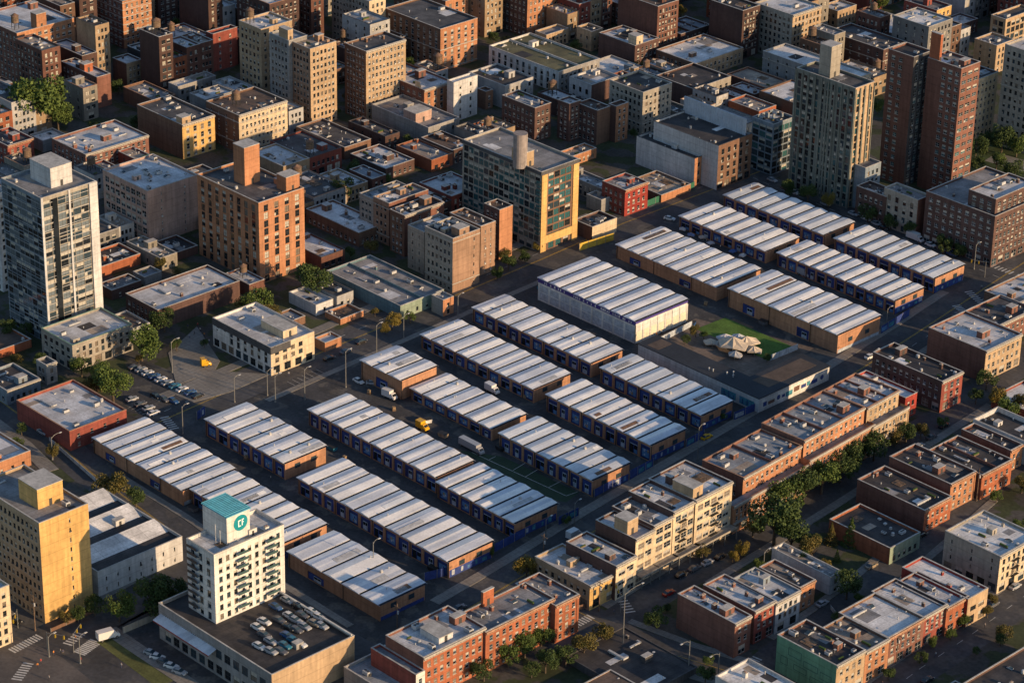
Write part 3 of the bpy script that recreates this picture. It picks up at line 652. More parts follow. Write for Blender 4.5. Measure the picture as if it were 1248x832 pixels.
# the L-shaped dark-roofed yard building with the mural
def lbuild():
    a0, a1, b0, b1, _, H = solve(925,486,778,1011,17); cx, cy = a1, b0
    root = thing('yard_building', 'L-shaped low building with black flat roof and blue mural strip on white wall', 'school building', (cx, cy, 0))
    W, D = a1-a0, b1-b0; d1, d2 = 9.0, 12.0
    wm = wall('palegrey'); b = MB(); pts = [(-W,0),(0,0),(0,D),(-d2,D),(-d2,d1),(-W,d1)]
    for i in range(6):
        p, q = pts[i], pts[(i+1) % 6]; b.q([(*p,-.3),(*q,-.3),(*q,H),(*p,H)])
    b.build('wall', [wm], root)
    r = MB(); r.q([(*p, H+.3) for p in [(-W-.3,-.3),(.3,-.3),(.3,D+.3),(-d2-.3,D+.3),(-d2-.3,d1+.3),(-W-.3,d1+.3)]])
    P6 = [(-W-.3,-.3),(.3,-.3),(.3,D+.3),(-d2-.3,D+.3),(-d2-.3,d1+.3),(-W-.3,d1+.3)]
    for i in range(6): p, q = P6[i], P6[(i+1) % 6]; r.q([(*p,H),(*q,H),(*q,H+.3),(*p,H+.3)])
    r.q([(*p, H) for p in reversed(P6)])
    r.build('roof', [noisy('black_roof_felt', (.028,.034,.045), .2, .1, 1)], root)
    for q in ((-d2+2, -3, 8, D-3), (-W+3, -W+8, 1, d1-1)): s = MB(); s.box(*q, H+.305, H+.35); s.build('roof_felt_patch', [noisy('brown_felt', (.10,.075,.06), .2, .2)], root)
    rnd = random.Random(3); m = MB(); m.box(.003, .05, 1.5, D-1.5, .9, H-.9, 0); y = 2.2
    while y < D-4:
        w_ = rnd.uniform(1.2, 3.4); z0 = rnd.uniform(1.2, 1.7)
        if rnd.random() < .8: m.box(.051, .07, y, y+w_, z0, z0+rnd.uniform(1, H-3.2), rnd.choice((1, 1, 2, 3)))
        else:
            c = [(.06, y+w_/2+.9*math.cos(t*.628), 2.4+.9*math.sin(t*.628)) for t in range(10)]; m.q(c, 1)
        y += w_+rnd.uniform(.3, 1.0)
    m.build('mural', [wall('white'), BLU[0], MURT, noisy('mural_brown', (.14,.08,.06), .2, .5)], root)
    for k in range(2):
        m = MB(); m.box(-3.2, 3.2, -.06, -.003, 0, 2.6, 0)
        for i in range(6): m.box(-3+i, -2.6+i, -.08, -.061, .2, 2.3-(i % 3)*.4, 1 if i % 2 else 2)
        m.build('mural', [MURT, BLU[0], BLU[2]], root, (-5-8*k, 0, .6))
    for _ in range(5): add('roof_vent', tmesh('roof_vent'), root, (rnd.uniform(-W+4, -d2), rnd.uniform(2, d1-2), H+.3))
lbuild()
# ================================================================ BUILDINGS
# geometry: (front roof corner x, y, left corner x, right corner x, facade height) in photo columns/rows, solved to metres above
ap = 'apartment building'
def tier(dx, drop_h, wk, ang=0, y_in=(0, 0), sty='ap', fe_=None):
    def f(root, x0, x1, y0, y1, H, zr):
        h = H-drop_h; rnd = random.Random(int(H*100)); xa, xb, ya, yb = x1+.002, x1+dx, y0-y_in[0], y1+y_in[1]; mb = MB(); out = []; wm = wall(wk)
        facade(mb, (xb,ya,0), (0,1,0), (1,0,0), yb-ya, 0, h, sty, 0, True, out, rnd); mb.q([(xa,ya,0),(xb,ya,0),(xb,ya,h),(xa,ya,h)]); mb.q([(xb,yb,0),(xa,yb,0),(xa,yb,h),(xb,yb,h)])
        mb.box(xb-.3, xb-.001, ya, yb, h-.9, h-.001, 0, 'b'); mb.build('lower_tier_wall', [wm], root)
        s = MB(); s.box(xa, xb-.301, ya+.01, yb-.01, h-1.2, h-.9); s.build('lower_tier_roof', [roofm('grey')], root)
        s = MB(); s.box(xb+.002, xb+.4, ya, yb, h-.5, h, 0); s.box(xb+.002, xb+.15, ya, yb, h-1.1, h-.9, 0); s.box(xb+.002, xb+.9, ya, yb, 3.55, 3.75, 0); s.build('cornice', [STN], root)
        n = max(2, int((yb-ya)/6))
        for i in range(n+1): s = MB(); y = ya+(yb-ya)*i/n; s.box(xb+.003, xb+.22, max(ya, y-.3), min(yb, y+.3), 3.76, h-1.11); s.build('facade_pier', [wm], root)
        place_windows(root, out, rnd, FRW, (0,0,1,4))
        nf = max(1, round((h-1.3-3.6)/3.05)); f_ = (h-4.9)/nf
        for q in (fe_ or ()):
            fire_escape(root, xb+.2, ya+(yb-ya)*q, [3.6+k*f_+.4 for k in range(nf)], 'A')
    return f
# --- left and lower left
def wins_teal(root, x0, x1, y0, y1, H, zr):
    a0, a1, b0, b1, _, z1 = solve(276,631,246.7,304,33, z0=zr+root.location.z); cx, cy = root.location.x, root.location.y
    a0 -= cx; a1 -= cx; b0 -= cy; b1 -= cy; z1 -= root.location.z
    s = MB(); s.box(a0, a1, b0, b1, zr+.012, z1, 0, 'b'); s.build('rooftop_box', [wall('white')], root)
    s = MB(); n = 14
    s.box(a0-.3, a1+.3, b0-.3, b1+.3, z1, z1+.25, 0)
    for i in range(n): x = a0-.2+(a1-a0+.2)*i/n; s.box(x, x+.15, b0-.3, b1+.3, z1+.25, z1+.42, 0)
    s.build('teal_roof', [noisy('teal_sheet', (.10,.36,.46), .2, .4, rough=.5)], root)
    s = MB(); c = (b0+b1)/2+.8; zc = z1-3.2; r = 2.4
    s.q([(a1+.06, c+r*math.cos(t*math.pi/12), zc+r*math.sin(t*math.pi/12)) for t in range(24)], 0)
    for i in range(24):
        t, u = i*math.pi/12, (i+1)*math.pi/12
        s.q([(a1+.001, c+r*math.cos(t), zc+r*math.sin(t)), (a1+.001, c+r*math.cos(u), zc+r*math.sin(u)), (a1+.06, c+r*math.cos(u), zc+r*math.sin(u)), (a1+.06, c+r*math.cos(t), zc+r*math.sin(t))], 0)
    X = a1+.065
    def bar(y0_, y1_, za, zb): s.box(X, X+.03, c+y0_, c+y1_, zc+za, zc+zb, 1)
    bar(-.9, -.6, -1.1, .9); bar(-.6, .05, .6, .9); bar(-.6, .0, -1.1, -.8); bar(.35, .65, -1.0, 1.0); bar(.65, 1.1, .7, 1.0); bar(.65, 1.0, -.1, .2)
    s.build('round_logo_sign', [noisy('teal_sign', (.01,.22,.26), .1, .4, rough=.4), flat('sign_white', (.8,.8,.78), .5)], root)
    for k in (0, 1):
        s = MB(); s.tube((0,0,0), (0,0,5.5-k), .09); s.build('antenna_mast', [METAL], root, (a1-3.5+k*2, b0-1.2, zr))
    # balcony stack
    for q in (.38, .80):
        s = MB(); y = y0+(y1-y0)*q
        for k in range(1, 10):
            z = k*H/10.4; s.box(x1+.003, x1+1.1, y-1.8, y+1.8, z, z+.14); s.box(x1+1.04, x1+1.1, y-1.8, y+1.8, z+.14, z+.95, 1)
        s.build('balcony_stack', [wall('white'), flat('rail_glass', (.05,.09,.09), .2)], root)
    s = MB(); xx = x0+1.2
    for k in range(1, 11): s.box(xx, xx+4.2, y0-.9, y0-.003, k*H/10.8, k*H/10.8+.14, 0); s.box(xx, xx+4.2, y0-.94, y0-.9, k*H/10.8+.14, k*H/10.8+.9, 1)
    s.build('balcony_stack', [wall('bluegrey'), FRM], root)
DECK = B('parking_garage', 'roof-top parking garage with grey walls and black deck under the white tower', 'parking garage', (331,822,193,432,44), 'grey', 'tar', 'bg', 'no', wr='tan', n=0, par=1.0, margin=2)  # grey right wall made tan, sunlight put into its colour
def zdeck(): 
    a0, a1, b0, b1, _, z = solve(331,822,193,432,44); return z-1.0
ZD = zdeck()
B('apartment_tower', 'white ten-storey tower with teal-roofed box and round logo', 'tower', (260.6,676,227,346,84), 'white', 'silver', 'pr', 'ap', n=3, z0=ZD+.02, extra=wins_teal, frame=FRM, kinds=[], par=1.0)
B('apartment_tower', 'yellow-lit slab with one column of windows at the bottom left corner', 'tower', (47.4,637.6,-30,107.3,122), 'tan', 'grey', 'dn', 'sl', wr='yellow', lw='tan', n=2, bulk=[(45,597,22,76,24,'yellow')], rsk=lambda i, n: not (i == n//2), kinds=[], frame=FRM)  # right face yellow with sunlight in the colour, the rest tan
B('apartment_building', 'cream building edge cut off by the left side, beside the crosswalk', ap, (-12,722,-60,11,70), 'cream', 'silver', 'ap', 'ap', n=1, kinds=[])
def stripes(root, x0, x1, y0, y1, H, zr):
    n = 3; l = (x1-x0-.8)/n; s = MB()
    for i in range(n):
        a = x0+.4+l*i; w_ = l*.55; h = 1.5; ya, yb = y0+.4, y1-.4
        s.q([(a,ya,zr+h),(a+w_,ya,zr+.03),(a+w_,yb,zr+.03),(a,yb,zr+h)], 0); s.q([(a,yb,zr+.02),(a,ya,zr+.02),(a,ya,zr+h),(a,yb,zr+h)], 1)
        s.q([(a,ya,zr+.02),(a+w_,ya,zr+.02),(a,ya,zr+h)], 0); s.q([(a+w_,yb,zr+.02),(a,yb,zr+.02),(a,yb,zr+h)], 0)
    s.build('sawtooth_rooflight', [roofm('white'), roofm('tar')], root)
B('warehouse', 'white-walled workshop with black and white sawtooth roof strips', 'warehouse', (119,697,24,222,30), 'palegrey', 'tar', 'no', 'sl', wr='palegrey', n=0, extra=stripes, kinds=[])
B('brick_warehouse', 'single-storey red brick block with pale roof and messy rooftop units', 'warehouse', (84.6,525.6,20,154,24), 'redbrick', 'silver', 'no', 'sp', n=7, kinds=[], wr='redbrick', cop=COPT)
B('brick_garage', 'low orange brick building with arched openings at the left edge', 'garage', (-8,566,-70,37,18), 'orange', 'silver', 'no', 'sp', n=3, kinds=[])
B('mansard_house', 'dark ornate house with chimneys near the left edge', 'house', (8,476,-25,49,18), 'bluegrey', 'dark', 'ap', 'ap', n=4, kinds=['stair_bulkhead'], cornice=STN)
B('row_house', 'narrow grey house between the ornate house and the stone podium', 'house', (56,445,44,69,24), 'grey', 'dark', 'ap', 'ap', n=1, kinds=[], cornice=STN)
B('garage_building', 'low shed with orange parapet at the left edge', 'garage', (-4,428,-60,38,10), 'rust', 'brown', 'no', 'no', n=2, kinds=[])
# glass tower and podium
B('podium_building', 'three-storey stone podium with green-edged roof under the glass tower', 'building', (88,421,50,161,32), 'stone', 'silver', 'ap2', 'ap', n=3, cop=noisy('green_copper', (.16,.26,.2), .2, .3), shop=True, kinds=[])
def gt(root, x0, x1, y0, y1, H, zr):
    s = MB(); n = 22
    for k in range(1, n): z = H*k/n; s.box(x0-.1, x1+.12, y0-.1, y0-.003, z, z+.1); s.box(x1+.003, x1+.14, y0+.0, y1, z+.001, z+.121)
    s.box(x1+.004, x1+.5, y1-3.2, y1+.1, 0, H); s.box(x1+.004, x1+.35, (y0+y1)/2-.4, (y0+y1)/2+.3, 0, H); s.box(x1-.1, x1+.3, y0-.3, y0+.5, 0, H-.01)
    s.build('floor_edge_grid', [wall('palegrey')], root)
    s = MB(); s.box(x1+.19, x1+.24, y0+4.2, y0+6.2, 2, H-1.5); s.build('recess_glass', [GL[0]], root)
B('glass_tower', 'tall glass and cream residential tower at the left edge', 'tower', (50,242,1,117,178), 'bluegrey', 'grey', 'cg', 'cg', wr='stone', n=4, bulk=[(61,206,36,87,24,'palegrey')], gl=(1,5,0,5,1,0), extra=gt, kinds=[], frame=FRM, margin=.4)
B('tall_slab', 'sliver of pale tower behind the glass tower at the left edge', 'tower', (-4,236,-60,6,120), 'palegrey', 'grey', 'ap', 'ap', n=0, kinds=[])
# middle left
B('apartment_tower', 'orange brick slab with twin rooftop boxes, brightest brick in the middle left', 'tower', (315,247.5,240,370.5,99), 'orange', 'dark', 'vs', 'vs', n=5,
  bulk=[(297.5,181,284,316,46,'orange'), (348.5,217,337,366,18,'orange')], kinds=[], gl=(0,0,2,0,4))
B('apartment_building', 'pink-grey seven-storey block with windowless right wall', ap, (179.5,233,125,241,66), 'pink', 'silver', 'gr', 'sl', wr='pink', n=9, rsk=lambda i, n: i % 3 != 1)
B('brick_apartment_building', 'brick block with long parapet and cream end piece, north of the tower', ap, (104,188.5,63,181,36), 'brick', 'silver', 'ap', 'ap', n=8, tank=False, cop=COP, cornice=STN)
B('loft_building', 'yellow-lit loft with big windows and tan box on its roof', ap, (222,152.5,167,261.5,42), 'brown', 'dark', 'no', 'pr', wr='yellow', n=6, bulk=[(218,146,210,233,10,'tan')], cornice=STN, kinds=[])  # yellow of the right face is sunlight in the wall colour
B('loft_building', 'cream ornate apartment house right of the yellow-lit loft', ap, (291,141,251,350,46), 'brown', 'brown', 'sp', 'dn', wr='cream', n=12, tank=True, cornice=STN, ledge=(.25,.8))
B('brick_block', 'low brown block with white parapet behind the ornate cream house', 'building', (250,122,231,285,26), 'grey', 'white', 'no', 'ap', n=3)
B('brick_tower', 'small brick block with orange rooftop box beside the big park tree', ap, (118,94.5,74.5,134.6,38), 'darkbrick', 'silver', 'ap', 'no', wr='brick', n=2, bulk=[(101,80,95,113,10,'rust')], kinds=[])
B('row_house', 'dark house with white roof deck left of the tan stucco house', 'house', (188.5,70.5,155,213,30), 'dark', 'white', 'no', 'sp', wr='tan', n=4)
B('row_house', 'small tan stucco house between two darker houses', 'house', (154,78,137,173,28), 'darkbrick', 'silver', 'no', 'ap', wr='tan', n=2)
B('row_house', 'low brick house with terracotta roof edge', 'house', (188,123,150,214,18), 'brown', 'grey', 'no', 'sp', n=6, cop=COPT)
B('row_house', 'grey house with thick white parapet', 'house', (217,106,205,263,22), 'grey', 'silver', 'no', 'ap', n=4)
B('brick_apartment_building', 'long low dark red block beneath the top-edge towers', ap, (219,52,187,256,26), 'brick', 'silver', 'ap', 'ap', n=6, tank=True)
B('brick_apartment_building', 'deep red building with few windows left of the tan twin towers', ap, (259,42,251,289,46), 'redbrick', 'dark', 'sp', 'sp', n=3)
B('brick_apartment_building', 'orange-lit brick apartment block in the top left corner', ap, (20.5,41,-30,90,62), 'brick', 'silver', 'ap', 'ap2', wr='orange', n=3, bulk=[(48,20,37,60,18,'orange')], tank=True, kinds=[])  # orange right face: brick with sunlight mixed into its colour
B('apartment_tower', 'huge dark red slab with striped floors at the top left', 'tower', (149,2,76,184,58), 'brick', 'tan', 'ap2', 'ap', wr='orange', n=1, ledge=(.2,.35,.5,.65,.8,.95), kinds=[])
B('apartment_tower', 'dark red tower right of the huge slab, cut off by the top edge', 'tower', (192,-10,184,216,42), 'darkbrick', 'dark', 'ap', 'ap2', n=0, kinds=[])
B('row_house', 'red-trimmed house at the left edge under the park trees', 'house', (9,178,-20,41,30), 'redbrick', 'dark', 'ap', 'ap', n=4, cornice=COPT)
B('row_house', 'white-roofed low building behind the red-trimmed house', 'house', (52,172,36,80,14), 'grey', 'white', 'no', 'no', n=2)
B('garage_building', 'low building with bright orange-red wall beside the glass tower', 'garage', (121,326,95,171,13), 'rust', 'tar', 'no', 'no', n=6, kinds=[])
B('garage_building', 'small dark garage with white parapet in the yard left of the orange slab', 'garage', (215,308,189,241,10), 'darkbrick', 'tar', 'no', 'no', n=3, kinds=[])
B('row_house', 'small grey shop with piping on the roof by the glass tower', 'house', (136,354,120,172,12), 'darkbrick', 'grey', 'no', 'sp', n=4)
B('row_house', 'cluttered low house behind the grey shop', 'house', (176,338,162,197,10), 'grey', 'greyblue', 'no', 'no', n=3)
B('commercial_block', 'dark brick one-storey commercial block with pale roof and long duct', 'shop building', (192,378,153,292,24), 'darkbrick', 'silver', 'ap', 'no', n=6, kinds=['duct','duct'])
def modern(root, x0, x1, y0, y1, H, zr):
    s = MB(); s.box(x0-.12, x1+.12, y0-.14, y0-.004, H-2.4, H+.05); s.box(x1+.004, x1+.14, y0-.004, y0+(y1-y0)*.45, H-2.4, H+.05); s.build('dark_fascia', [COPD], root)
    s = MB(); s.box(x0+1, x0+9, y0-.2, y0-.141, 3.2, H-2.6); s.build('white_screen', [wall('white')], root)
B('modern_building', 'white and cream modern school block with black roof fascia', 'building', (330,424,259,383,34), 'white', 'silver', 'pr', 'ap2', wr='cream', n=5, extra=modern, rsk=lambda i, n: i > n*.6, shop=True, bulk=[(345,404,318,362,9,'cream')], kinds=[])
B('row_house', 'small orange shop right of the modern school block', 'house', (396,418,383,416,11), 'orange', 'silver', 'no', 'ap', n=1)
B('warehouse', 'long dark blue walled garage with grey roof on the north street', 'warehouse', (488,373,398,541,16), 'teal', 'grey', 'no', 'sp', wr='palegreen', lw='teal', n=7, kinds=['fan_hood'], div=2, cop=COP)
B('row_house', 'orange-fronted shop at the right end of the dark blue garage', 'house', (540,366,526,553,20), 'grey', 'silver', 'no', 'ap', wr='orange', n=1, kinds=[])
B('row_house', 'small white cottage in the yard behind the north street trees', 'house', (385,372,352,406,13), 'palegrey', 'silver', 'no', 'sp', n=2)
B('garage_building', 'low garage with orange back wall in the yard', 'garage', (415,389,396,443,7), 'orange', 'rust' if False else 'brown', 'no', 'no', n=3, kinds=[])
B('row_house', 'low cluster of workshops behind the modern block', 'house', (350,393,332,372,9), 'brown', 'greyblue', 'no', 'no', n=3)
B('commercial_block', 'long brown low building with white roof right of the orange slab', 'shop building', (437,284,373,470,17), 'brown', 'white', 'ap', 'ap', n=7)
B('loft_building', 'white ornate front at the left of the central brick cluster', ap, (455,243,438,500,46), 'stone', 'greyblue', 'dn', 'no', wr='brick', n=4, cornice=STN, ledge=(.9,), bulk=[(482,232,472,494,9,'tan')], kinds=[])
B('loft_building', 'brown front with red side wall, second of the central brick cluster', ap, (474,248,455,522,52), 'umber', 'grey', 'dn', 'sp', wr='brick', n=6, ledge=(.2,.85), tank=False)
B('loft_building', 'dark brown front, third of the central brick cluster', ap, (493,263,475,541,50), 'brown', 'tar', 'dn', 'sp', wr='brick', n=6, cornice=STN)
B('loft_building', 'narrow low stone front in the central brick cluster', ap, (517,283,497,556,52), 'stone', 'grey', 'sl', 'no', n=4)
B('loft_building', 'grey-fronted corner block with tan-brown side, tallest of the central brick cluster', ap, (552,291,518,585,66), 'stone', 'dark', 'dn', 'sl', wr='umber', n=8, cornice=None, ledge=(.15,.92), rsk=lambda i, n: i not in (2, 5), bulk=[(560,280,550,572,10,'umber')])
B('loft_building', 'brown stepped block between the corner block and the slim orange wall', ap, (586,276,548,604,60), 'brown', 'brown', 'sl', 'sl', wr='umber', n=7)
B('loft_building', 'slim orange blank-walled building beside the green glass block', ap, (609,256,590,625,62), 'darkbrick', 'brown', 'ap', 'no', wr='orange', n=2)
def ggt(root, x0, x1, y0, y1, H, zr):
    s = MB(); s.box(x0-.25, x1+.25, y0-.25, y0-.003, H-1.3, H+.02); s.box(x1+.003, x1+.25, y0-.003, y1+.2, H-1.3, H+.02); s.build('dark_fascia', [COPD], root)
    s = MB(); D = y1-y0
    s.box(x1+.003, x1+.35, y0+.1, y0+D*.15, 0, H-1.32); s.box(x1+.003, x1+.35, y1-D*.15, y1-.05, 0, H-1.32); s.box(x1+.003, x1+.35, y0+D*.15, y1-D*.15, 3, 6); s.build('yellow_frame', [wall('yellow')], root)
    for k in range(14):
        s = MB(); z = 7+k*(H-10)/14; s.box(x1-1.6, x1+.32, y0-.9, y0-.26, 0, .18); s.box(x1-1.6, x1+.3, y0-.9, y0-.86, .18, 1.1, 1); s.build('balcony', [COPD, GL[3]], root, (0, 0, z))
    s = MB(); a0, a1, b0, b1, _, z1 = solve(632,166,624,645,22, z0=zr+6); cx, cy = root.location.x, root.location.y
    s.cyl((a0+a1)/2-cx, (b0+b1)/2-cy, zr, z1, 2.6, n=20)
    s.build('cooling_tower', [noisy('pinkgrey_metal', (.24,.21,.20), .15, .5, streak=.2)], root)
B('glass_apartment_block', 'green glass apartment block with yellow-lit frame and round cooling tower', 'tower', (660,210,564,705.5,98), 'stone', 'grey', 'cw', 'cw', wr='brown', n=4, gl=(3,3,0,3,1), bulk=[(640,187,622,651,18,'tan')], extra=ggt, kinds=[], rsk=lambda i, n: i < 1 or i > n-2, margin=.6, frame=FRM, shop=True)
B('row_house', 'low grey shop with cream right wall beside the green glass block', 'house', (722,277,700,752,17), 'darkbrick', 'tar', 'no', 'no', wr='cream', n=4)  # cream of the right wall has the sunlight painted in
B('brick_apartment_building', 'small bright red three-storey building by the north street', ap, (762,232,734,790,32), 'redbrick', 'grey', 'ap', 'ap', wr='redpaint', n=7, cornice=COPT, kinds=[])
B('market_row', 'low cluttered market row with orange-lit front left of the theatre', 'shop building', (806,238,764,842,9), 'brown', 'tan', 'no', 'sp', wr='orange', n=12, kinds=[])  # front wall orange from sunlight put into the colour
B('row_house', 'blank grey wall building behind the bright red one', 'house', (733,244,715,745,16), 'grey', 'grey', 'no', 'no', n=2)
# --- upper middle
B('apartment_tower', 'stepped tan tower left of centre at the top, sunlit right face', 'tower', (378,60,355,410,96), 'umber', 'tan', 'dn', 'dn', wr='tan', n=3, kinds=['stair_bulkhead'])  # tan right, umber left: sun and shade put into the wall colours
B('apartment_tower', 'darker wing joined to the stepped tan tower', 'tower', (352,50,328,375,98), 'grey', 'greyblue', 'dn', 'ap', n=2, bulk=[(349,38,338,357,14,'tan')], kinds=[])
B('apartment_tower', 'tan tower left of the stepped one with water tank', 'tower', (318,36,291,356,92), 'tan', 'silver', 'ap', 'ap', n=6, tank=True)
B('apartment_building', 'small grey and yellow block at the top edge behind the tan towers', ap, (375,2,363,392,45), 'grey', 'dark', 'ap', 'ap', wr='yellow', n=1, kinds=[])  # yellow side is painted-in sunlight on a grey block
B('apartment_building', 'gold-lit ten-storey block on a dark shoulder left of the orange grid tower', ap, (446,63,420,494.5,86), 'brown', 'dark', 'dn', 'dn', wr='tan', n=5, cornice=STN)  # gold light put into the tan right wall, left stays brown
B('apartment_tower', 'cream tower rising behind the gold-lit block, cut by the top edge', 'tower', (450,2,404,470,66), 'stone', 'silver', 'dn', 'ap', wr='cream', n=1, kinds=[])
B('office_block', 'orange brick grid block with white base, lower terrace', 'office block', (537,36,469,582,52), 'brown', 'dark', 'pr', 'pr', wr='orange', n=3, ledge=(.04,.5))
B('office_block', 'upper tier of the orange brick grid block at the top edge', 'office block', (543,2,480,571,46), 'brown', 'dark', 'pr', 'pr', wr='orange', n=1, kinds=[])
B('apartment_building', 'sunlit orange brick block with curved white roof marks', ap, (517,110,479,552,38), 'brick', 'silver', 'ap2', 'pr', wr='orange', n=4, bulk=[(505,103,499,512,9,'cream')], cornice=STN, kinds=[])  # right wall orange: sunlight on the brick put into the colour
B('apartment_building', 'pale blue-white slab joined to the sunlit orange brick block', ap, (553,101,545,582,48), 'palegrey', 'white', 'no', 'sp', n=0, kinds=[])
B('warehouse', 'long blank grey wall building with tan rooftop box', 'warehouse', (522,156,453,560,24), 'grey', 'grey', 'no', 'sp', n=5, bulk=[(505,140,490,526,12,'pink')], kinds=[])
B('commercial_block', 'low dark-walled shop with cluttered roof below the stepped tower', 'shop building', (420,180,361,452,15), 'brown', 'dark', 'no', 'no', n=9)
B('row_house', 'low cluster of roofs right of the dark-walled shop', 'house', (470,206,427,505,14), 'darkbrick', 'silver', 'no', 'ap', n=8)
B('row_house', 'brown block between the pale slab and the white institute', 'house', (592,112,582,601,22), 'brown', 'dark', 'no', 'ap', n=0, kinds=[])
B('institute_building', 'long white building with balconies and partly olive roof', 'building', (681,88,596,731,26), 'white', 'olive', 'pr', 'ap', wr='grey', n=6, cop=COP, div=2)
B('apartment_building', 'dark building with bright orange face at the top centre', ap, (643,-2,600,692,48), 'darkbrick', 'dark', 'ap', 'ap', wr='orange', n=1, kinds=[])  # orange right face paints sunlight onto dark brick
B('row_house', 'tan house with lit chimney box near the top centre', 'house', (666,43,652,693,18), 'tan', 'grey', 'ap', 'ap', n=3)
B('row_house', 'brown stepped house left of the white-roofed one', 'house', (721,39,703,735,24), 'tan', 'dark', 'sp', 'ap', n=2)
B('row_house', 'pale-roofed building with glowing cream roof box', 'house', (774,56,730,803,28), 'darkbrick', 'silver', 'no', 'ap', n=5, bulk=[(778,46,766,786,12,'cream')])
B('brick_apartment_building', 'dark brick block near the top right of centre', ap, (771,11,725,786,26), 'darkbrick', 'silver', 'ap', 'ap', n=4)
B('row_house', 'small white-roofed block right of the dark brick block', 'house', (785,28,770,803,16), 'grey', 'white', 'ap', 'ap', n=2)
B('row_house', 'narrow row of dark gabled houses in the upper right', 'house', (830,42,800,866,18), 'darkbrick', 'greyblue', 'ap', 'ap', n=8, div=3)
B('civic_building', 'tan stone building with blue-grey roof at the upper right', 'building', (897,23,866,923,30), 'stone', 'silver', 'ap', 'pr', n=4, ledge=(.7,))
B('civic_building', 'tall tan stone building with cornice band right of the blue-grey roof', 'building', (966.5,19,920,1001.5,58), 'stone', 'silver', 'ap', 'ap', wr='tan', n=6, ledge=(.55,.8), cornice=STN)
B('commercial_block', 'white-roofed block with dark rooftop clutter, brightest roof in the upper right', 'shop building', (848,78,800,906,20), 'brown', 'white', 'ap', 'ap', wr='tan', n=6)
B('row_house', 'grey house with arched windows left of the stone courtyard block', 'house', (721,104,694,755,26), 'palegrey', 'grey', 'pr', 'no', wr='darkbrick', n=3)
B('row_house', 'low white curved-parapet building', 'house', (745,94,707,783,14), 'grey', 'white', 'no', 'no', n=4)
B('loft_building', 'grey stone loft with black roof and tall paired windows', ap, (784,113,743,819,52), 'stone', 'tar', 'ap', 'ap', n=5, ledge=(.25,.8), kinds=[])
B('loft_building', 'low wing with light window grid right of the grey stone loft', ap, (846,109,800,891,24), 'darkbrick', 'tar', 'no', 'pr', wr='stone', n=5)
B('brick_apartment_building', 'dark brick terrace with snowy-looking white roof behind the cooling tower', ap, (652,132,612,672,42), 'darkbrick', 'greyblue', 'ap', 'ap', n=6)
B('brick_apartment_building', 'narrow dark block with pale flat roof in the shaded terrace', ap, (694,127,680,708,46), 'darkbrick', 'silver', 'ap', 'ap', n=1)
B('brick_apartment_building', 'brown block with plain lit tan wall in the shaded terrace', ap, (728,135,703,744,42), 'darkbrick', 'brown', 'ap', 'no', wr='brown', n=3)
B('brick_apartment_building', 'last dark brick house of the shaded terrace with lit windows', ap, (751,130,742,766,44), 'darkbrick', 'brown', 'no', 'ap', wr='orange', n=1)
B('row_house', 'low sunlit orange parapet house beside the terrace', 'house', (697,191,682,727,12), 'orange', 'tan', 'no', 'ap', n=5)
B('theatre', 'lower half of the pale blank-walled building on the north street', 'theatre', (847,193.5,776,863,34), 'palegrey', 'tar', 'no', 'ap', wr='orange', n=3, cop=COPD, kinds=[])  # orange end: low sun put into the pale wall's colour
def screen(root, x0, x1, y0, y1, H, zr):
    s = MB(); n = 26; L = (x1-x0)*.95
    s.box(x0, x0+L, y1-2.2, y1-1.8, zr, H+6)
    for i in range(n): s.box(x0+L*i/n, x0+L*i/n+.3, y1-2.38, y1-2.203, zr, H+5.9)
    s.build('corrugated_roof_screen', [noisy('screen_metal', (.42,.46,.52), .1, .3)], root)
B('theatre', 'taller theatre with big window bays and corrugated white roof screen', 'theatre', (876,178,797,917,54), 'palegrey', 'tar', 'no', 'pr', wr='brown', n=6, extra=screen, cop=COPD, kinds=[], shop=True)
B('row_house', 'low roof with orange strip between theatre and dark glass block', 'house', (925,136,888,946,22), 'rust', 'grey', 'no', 'ap', n=5)
B('glass_apartment_block', 'dark blue glass block left of the green-grey tower', 'office block', (943,152,917,969,62), 'bluegrey', 'tar', 'cw', 'cw', n=5, gl=(0,1,3,0), margin=.3)
def ribs52(root, x0, x1, y0, y1, H, zr):
    s = MB(); n = 9
    for i in range(n+1): x = x0+(x1-x0)*i/n; s.box(x-.3, x+.3, y0-.4, y0-.003, 0, H-.5)
    for i in range(5): y = y0+(y1-y0)*i/4; s.box(x1+.003, x1+.4, max(y0, y-.3), min(y1, y+.3), 0, H-.5)
    s.build('facade_ribs', [wall('greentan')], root)
B('apartment_tower', 'green-grey ribbed tower with tall blank box on top', 'tower', (1043,108,971,1066,146), 'greentan', 'dark', 'vr', 'vr', wr='tan', n=2, bulk=[(1014,58,1000,1026,38,'stone')], extra=ribs52, kinds=[], gl=(0,3,1,0), margin=.4)  # tan right face: sunlight put into the green-grey wall colour
B('podium_building', 'dark podium wing at the foot of the green-grey ribbed tower', 'building', (1055,205,1028,1074,52), 'bluegrey', 'grey', 'no', 'ap', n=2, kinds=[])
B('apartment_tower', 'tall dark red tower with blank wall panels, right part', 'tower', (1172,84,1131,1195,158), 'brick', 'grey', 'ap2', 'bd', wr='brick', n=8, bulk=[(1136,47,1121,1150,34,'rust')], kinds=['stair_bulkhead'], lsk=lambda i, n: i < n*.4, gl=(0,3,1,0), margin=.3)
B('apartment_tower', 'tall dark red tower with blank wall panels, left part', 'tower', (1114,70,1083,1136,158), 'brick', 'tar', 'ap2', 'vr', wr='dark', n=1, kinds=[], lsk=lambda i, n: i > n*.4, gl=(0,3,1,0))  # dark right wall paints in the shade of the recess
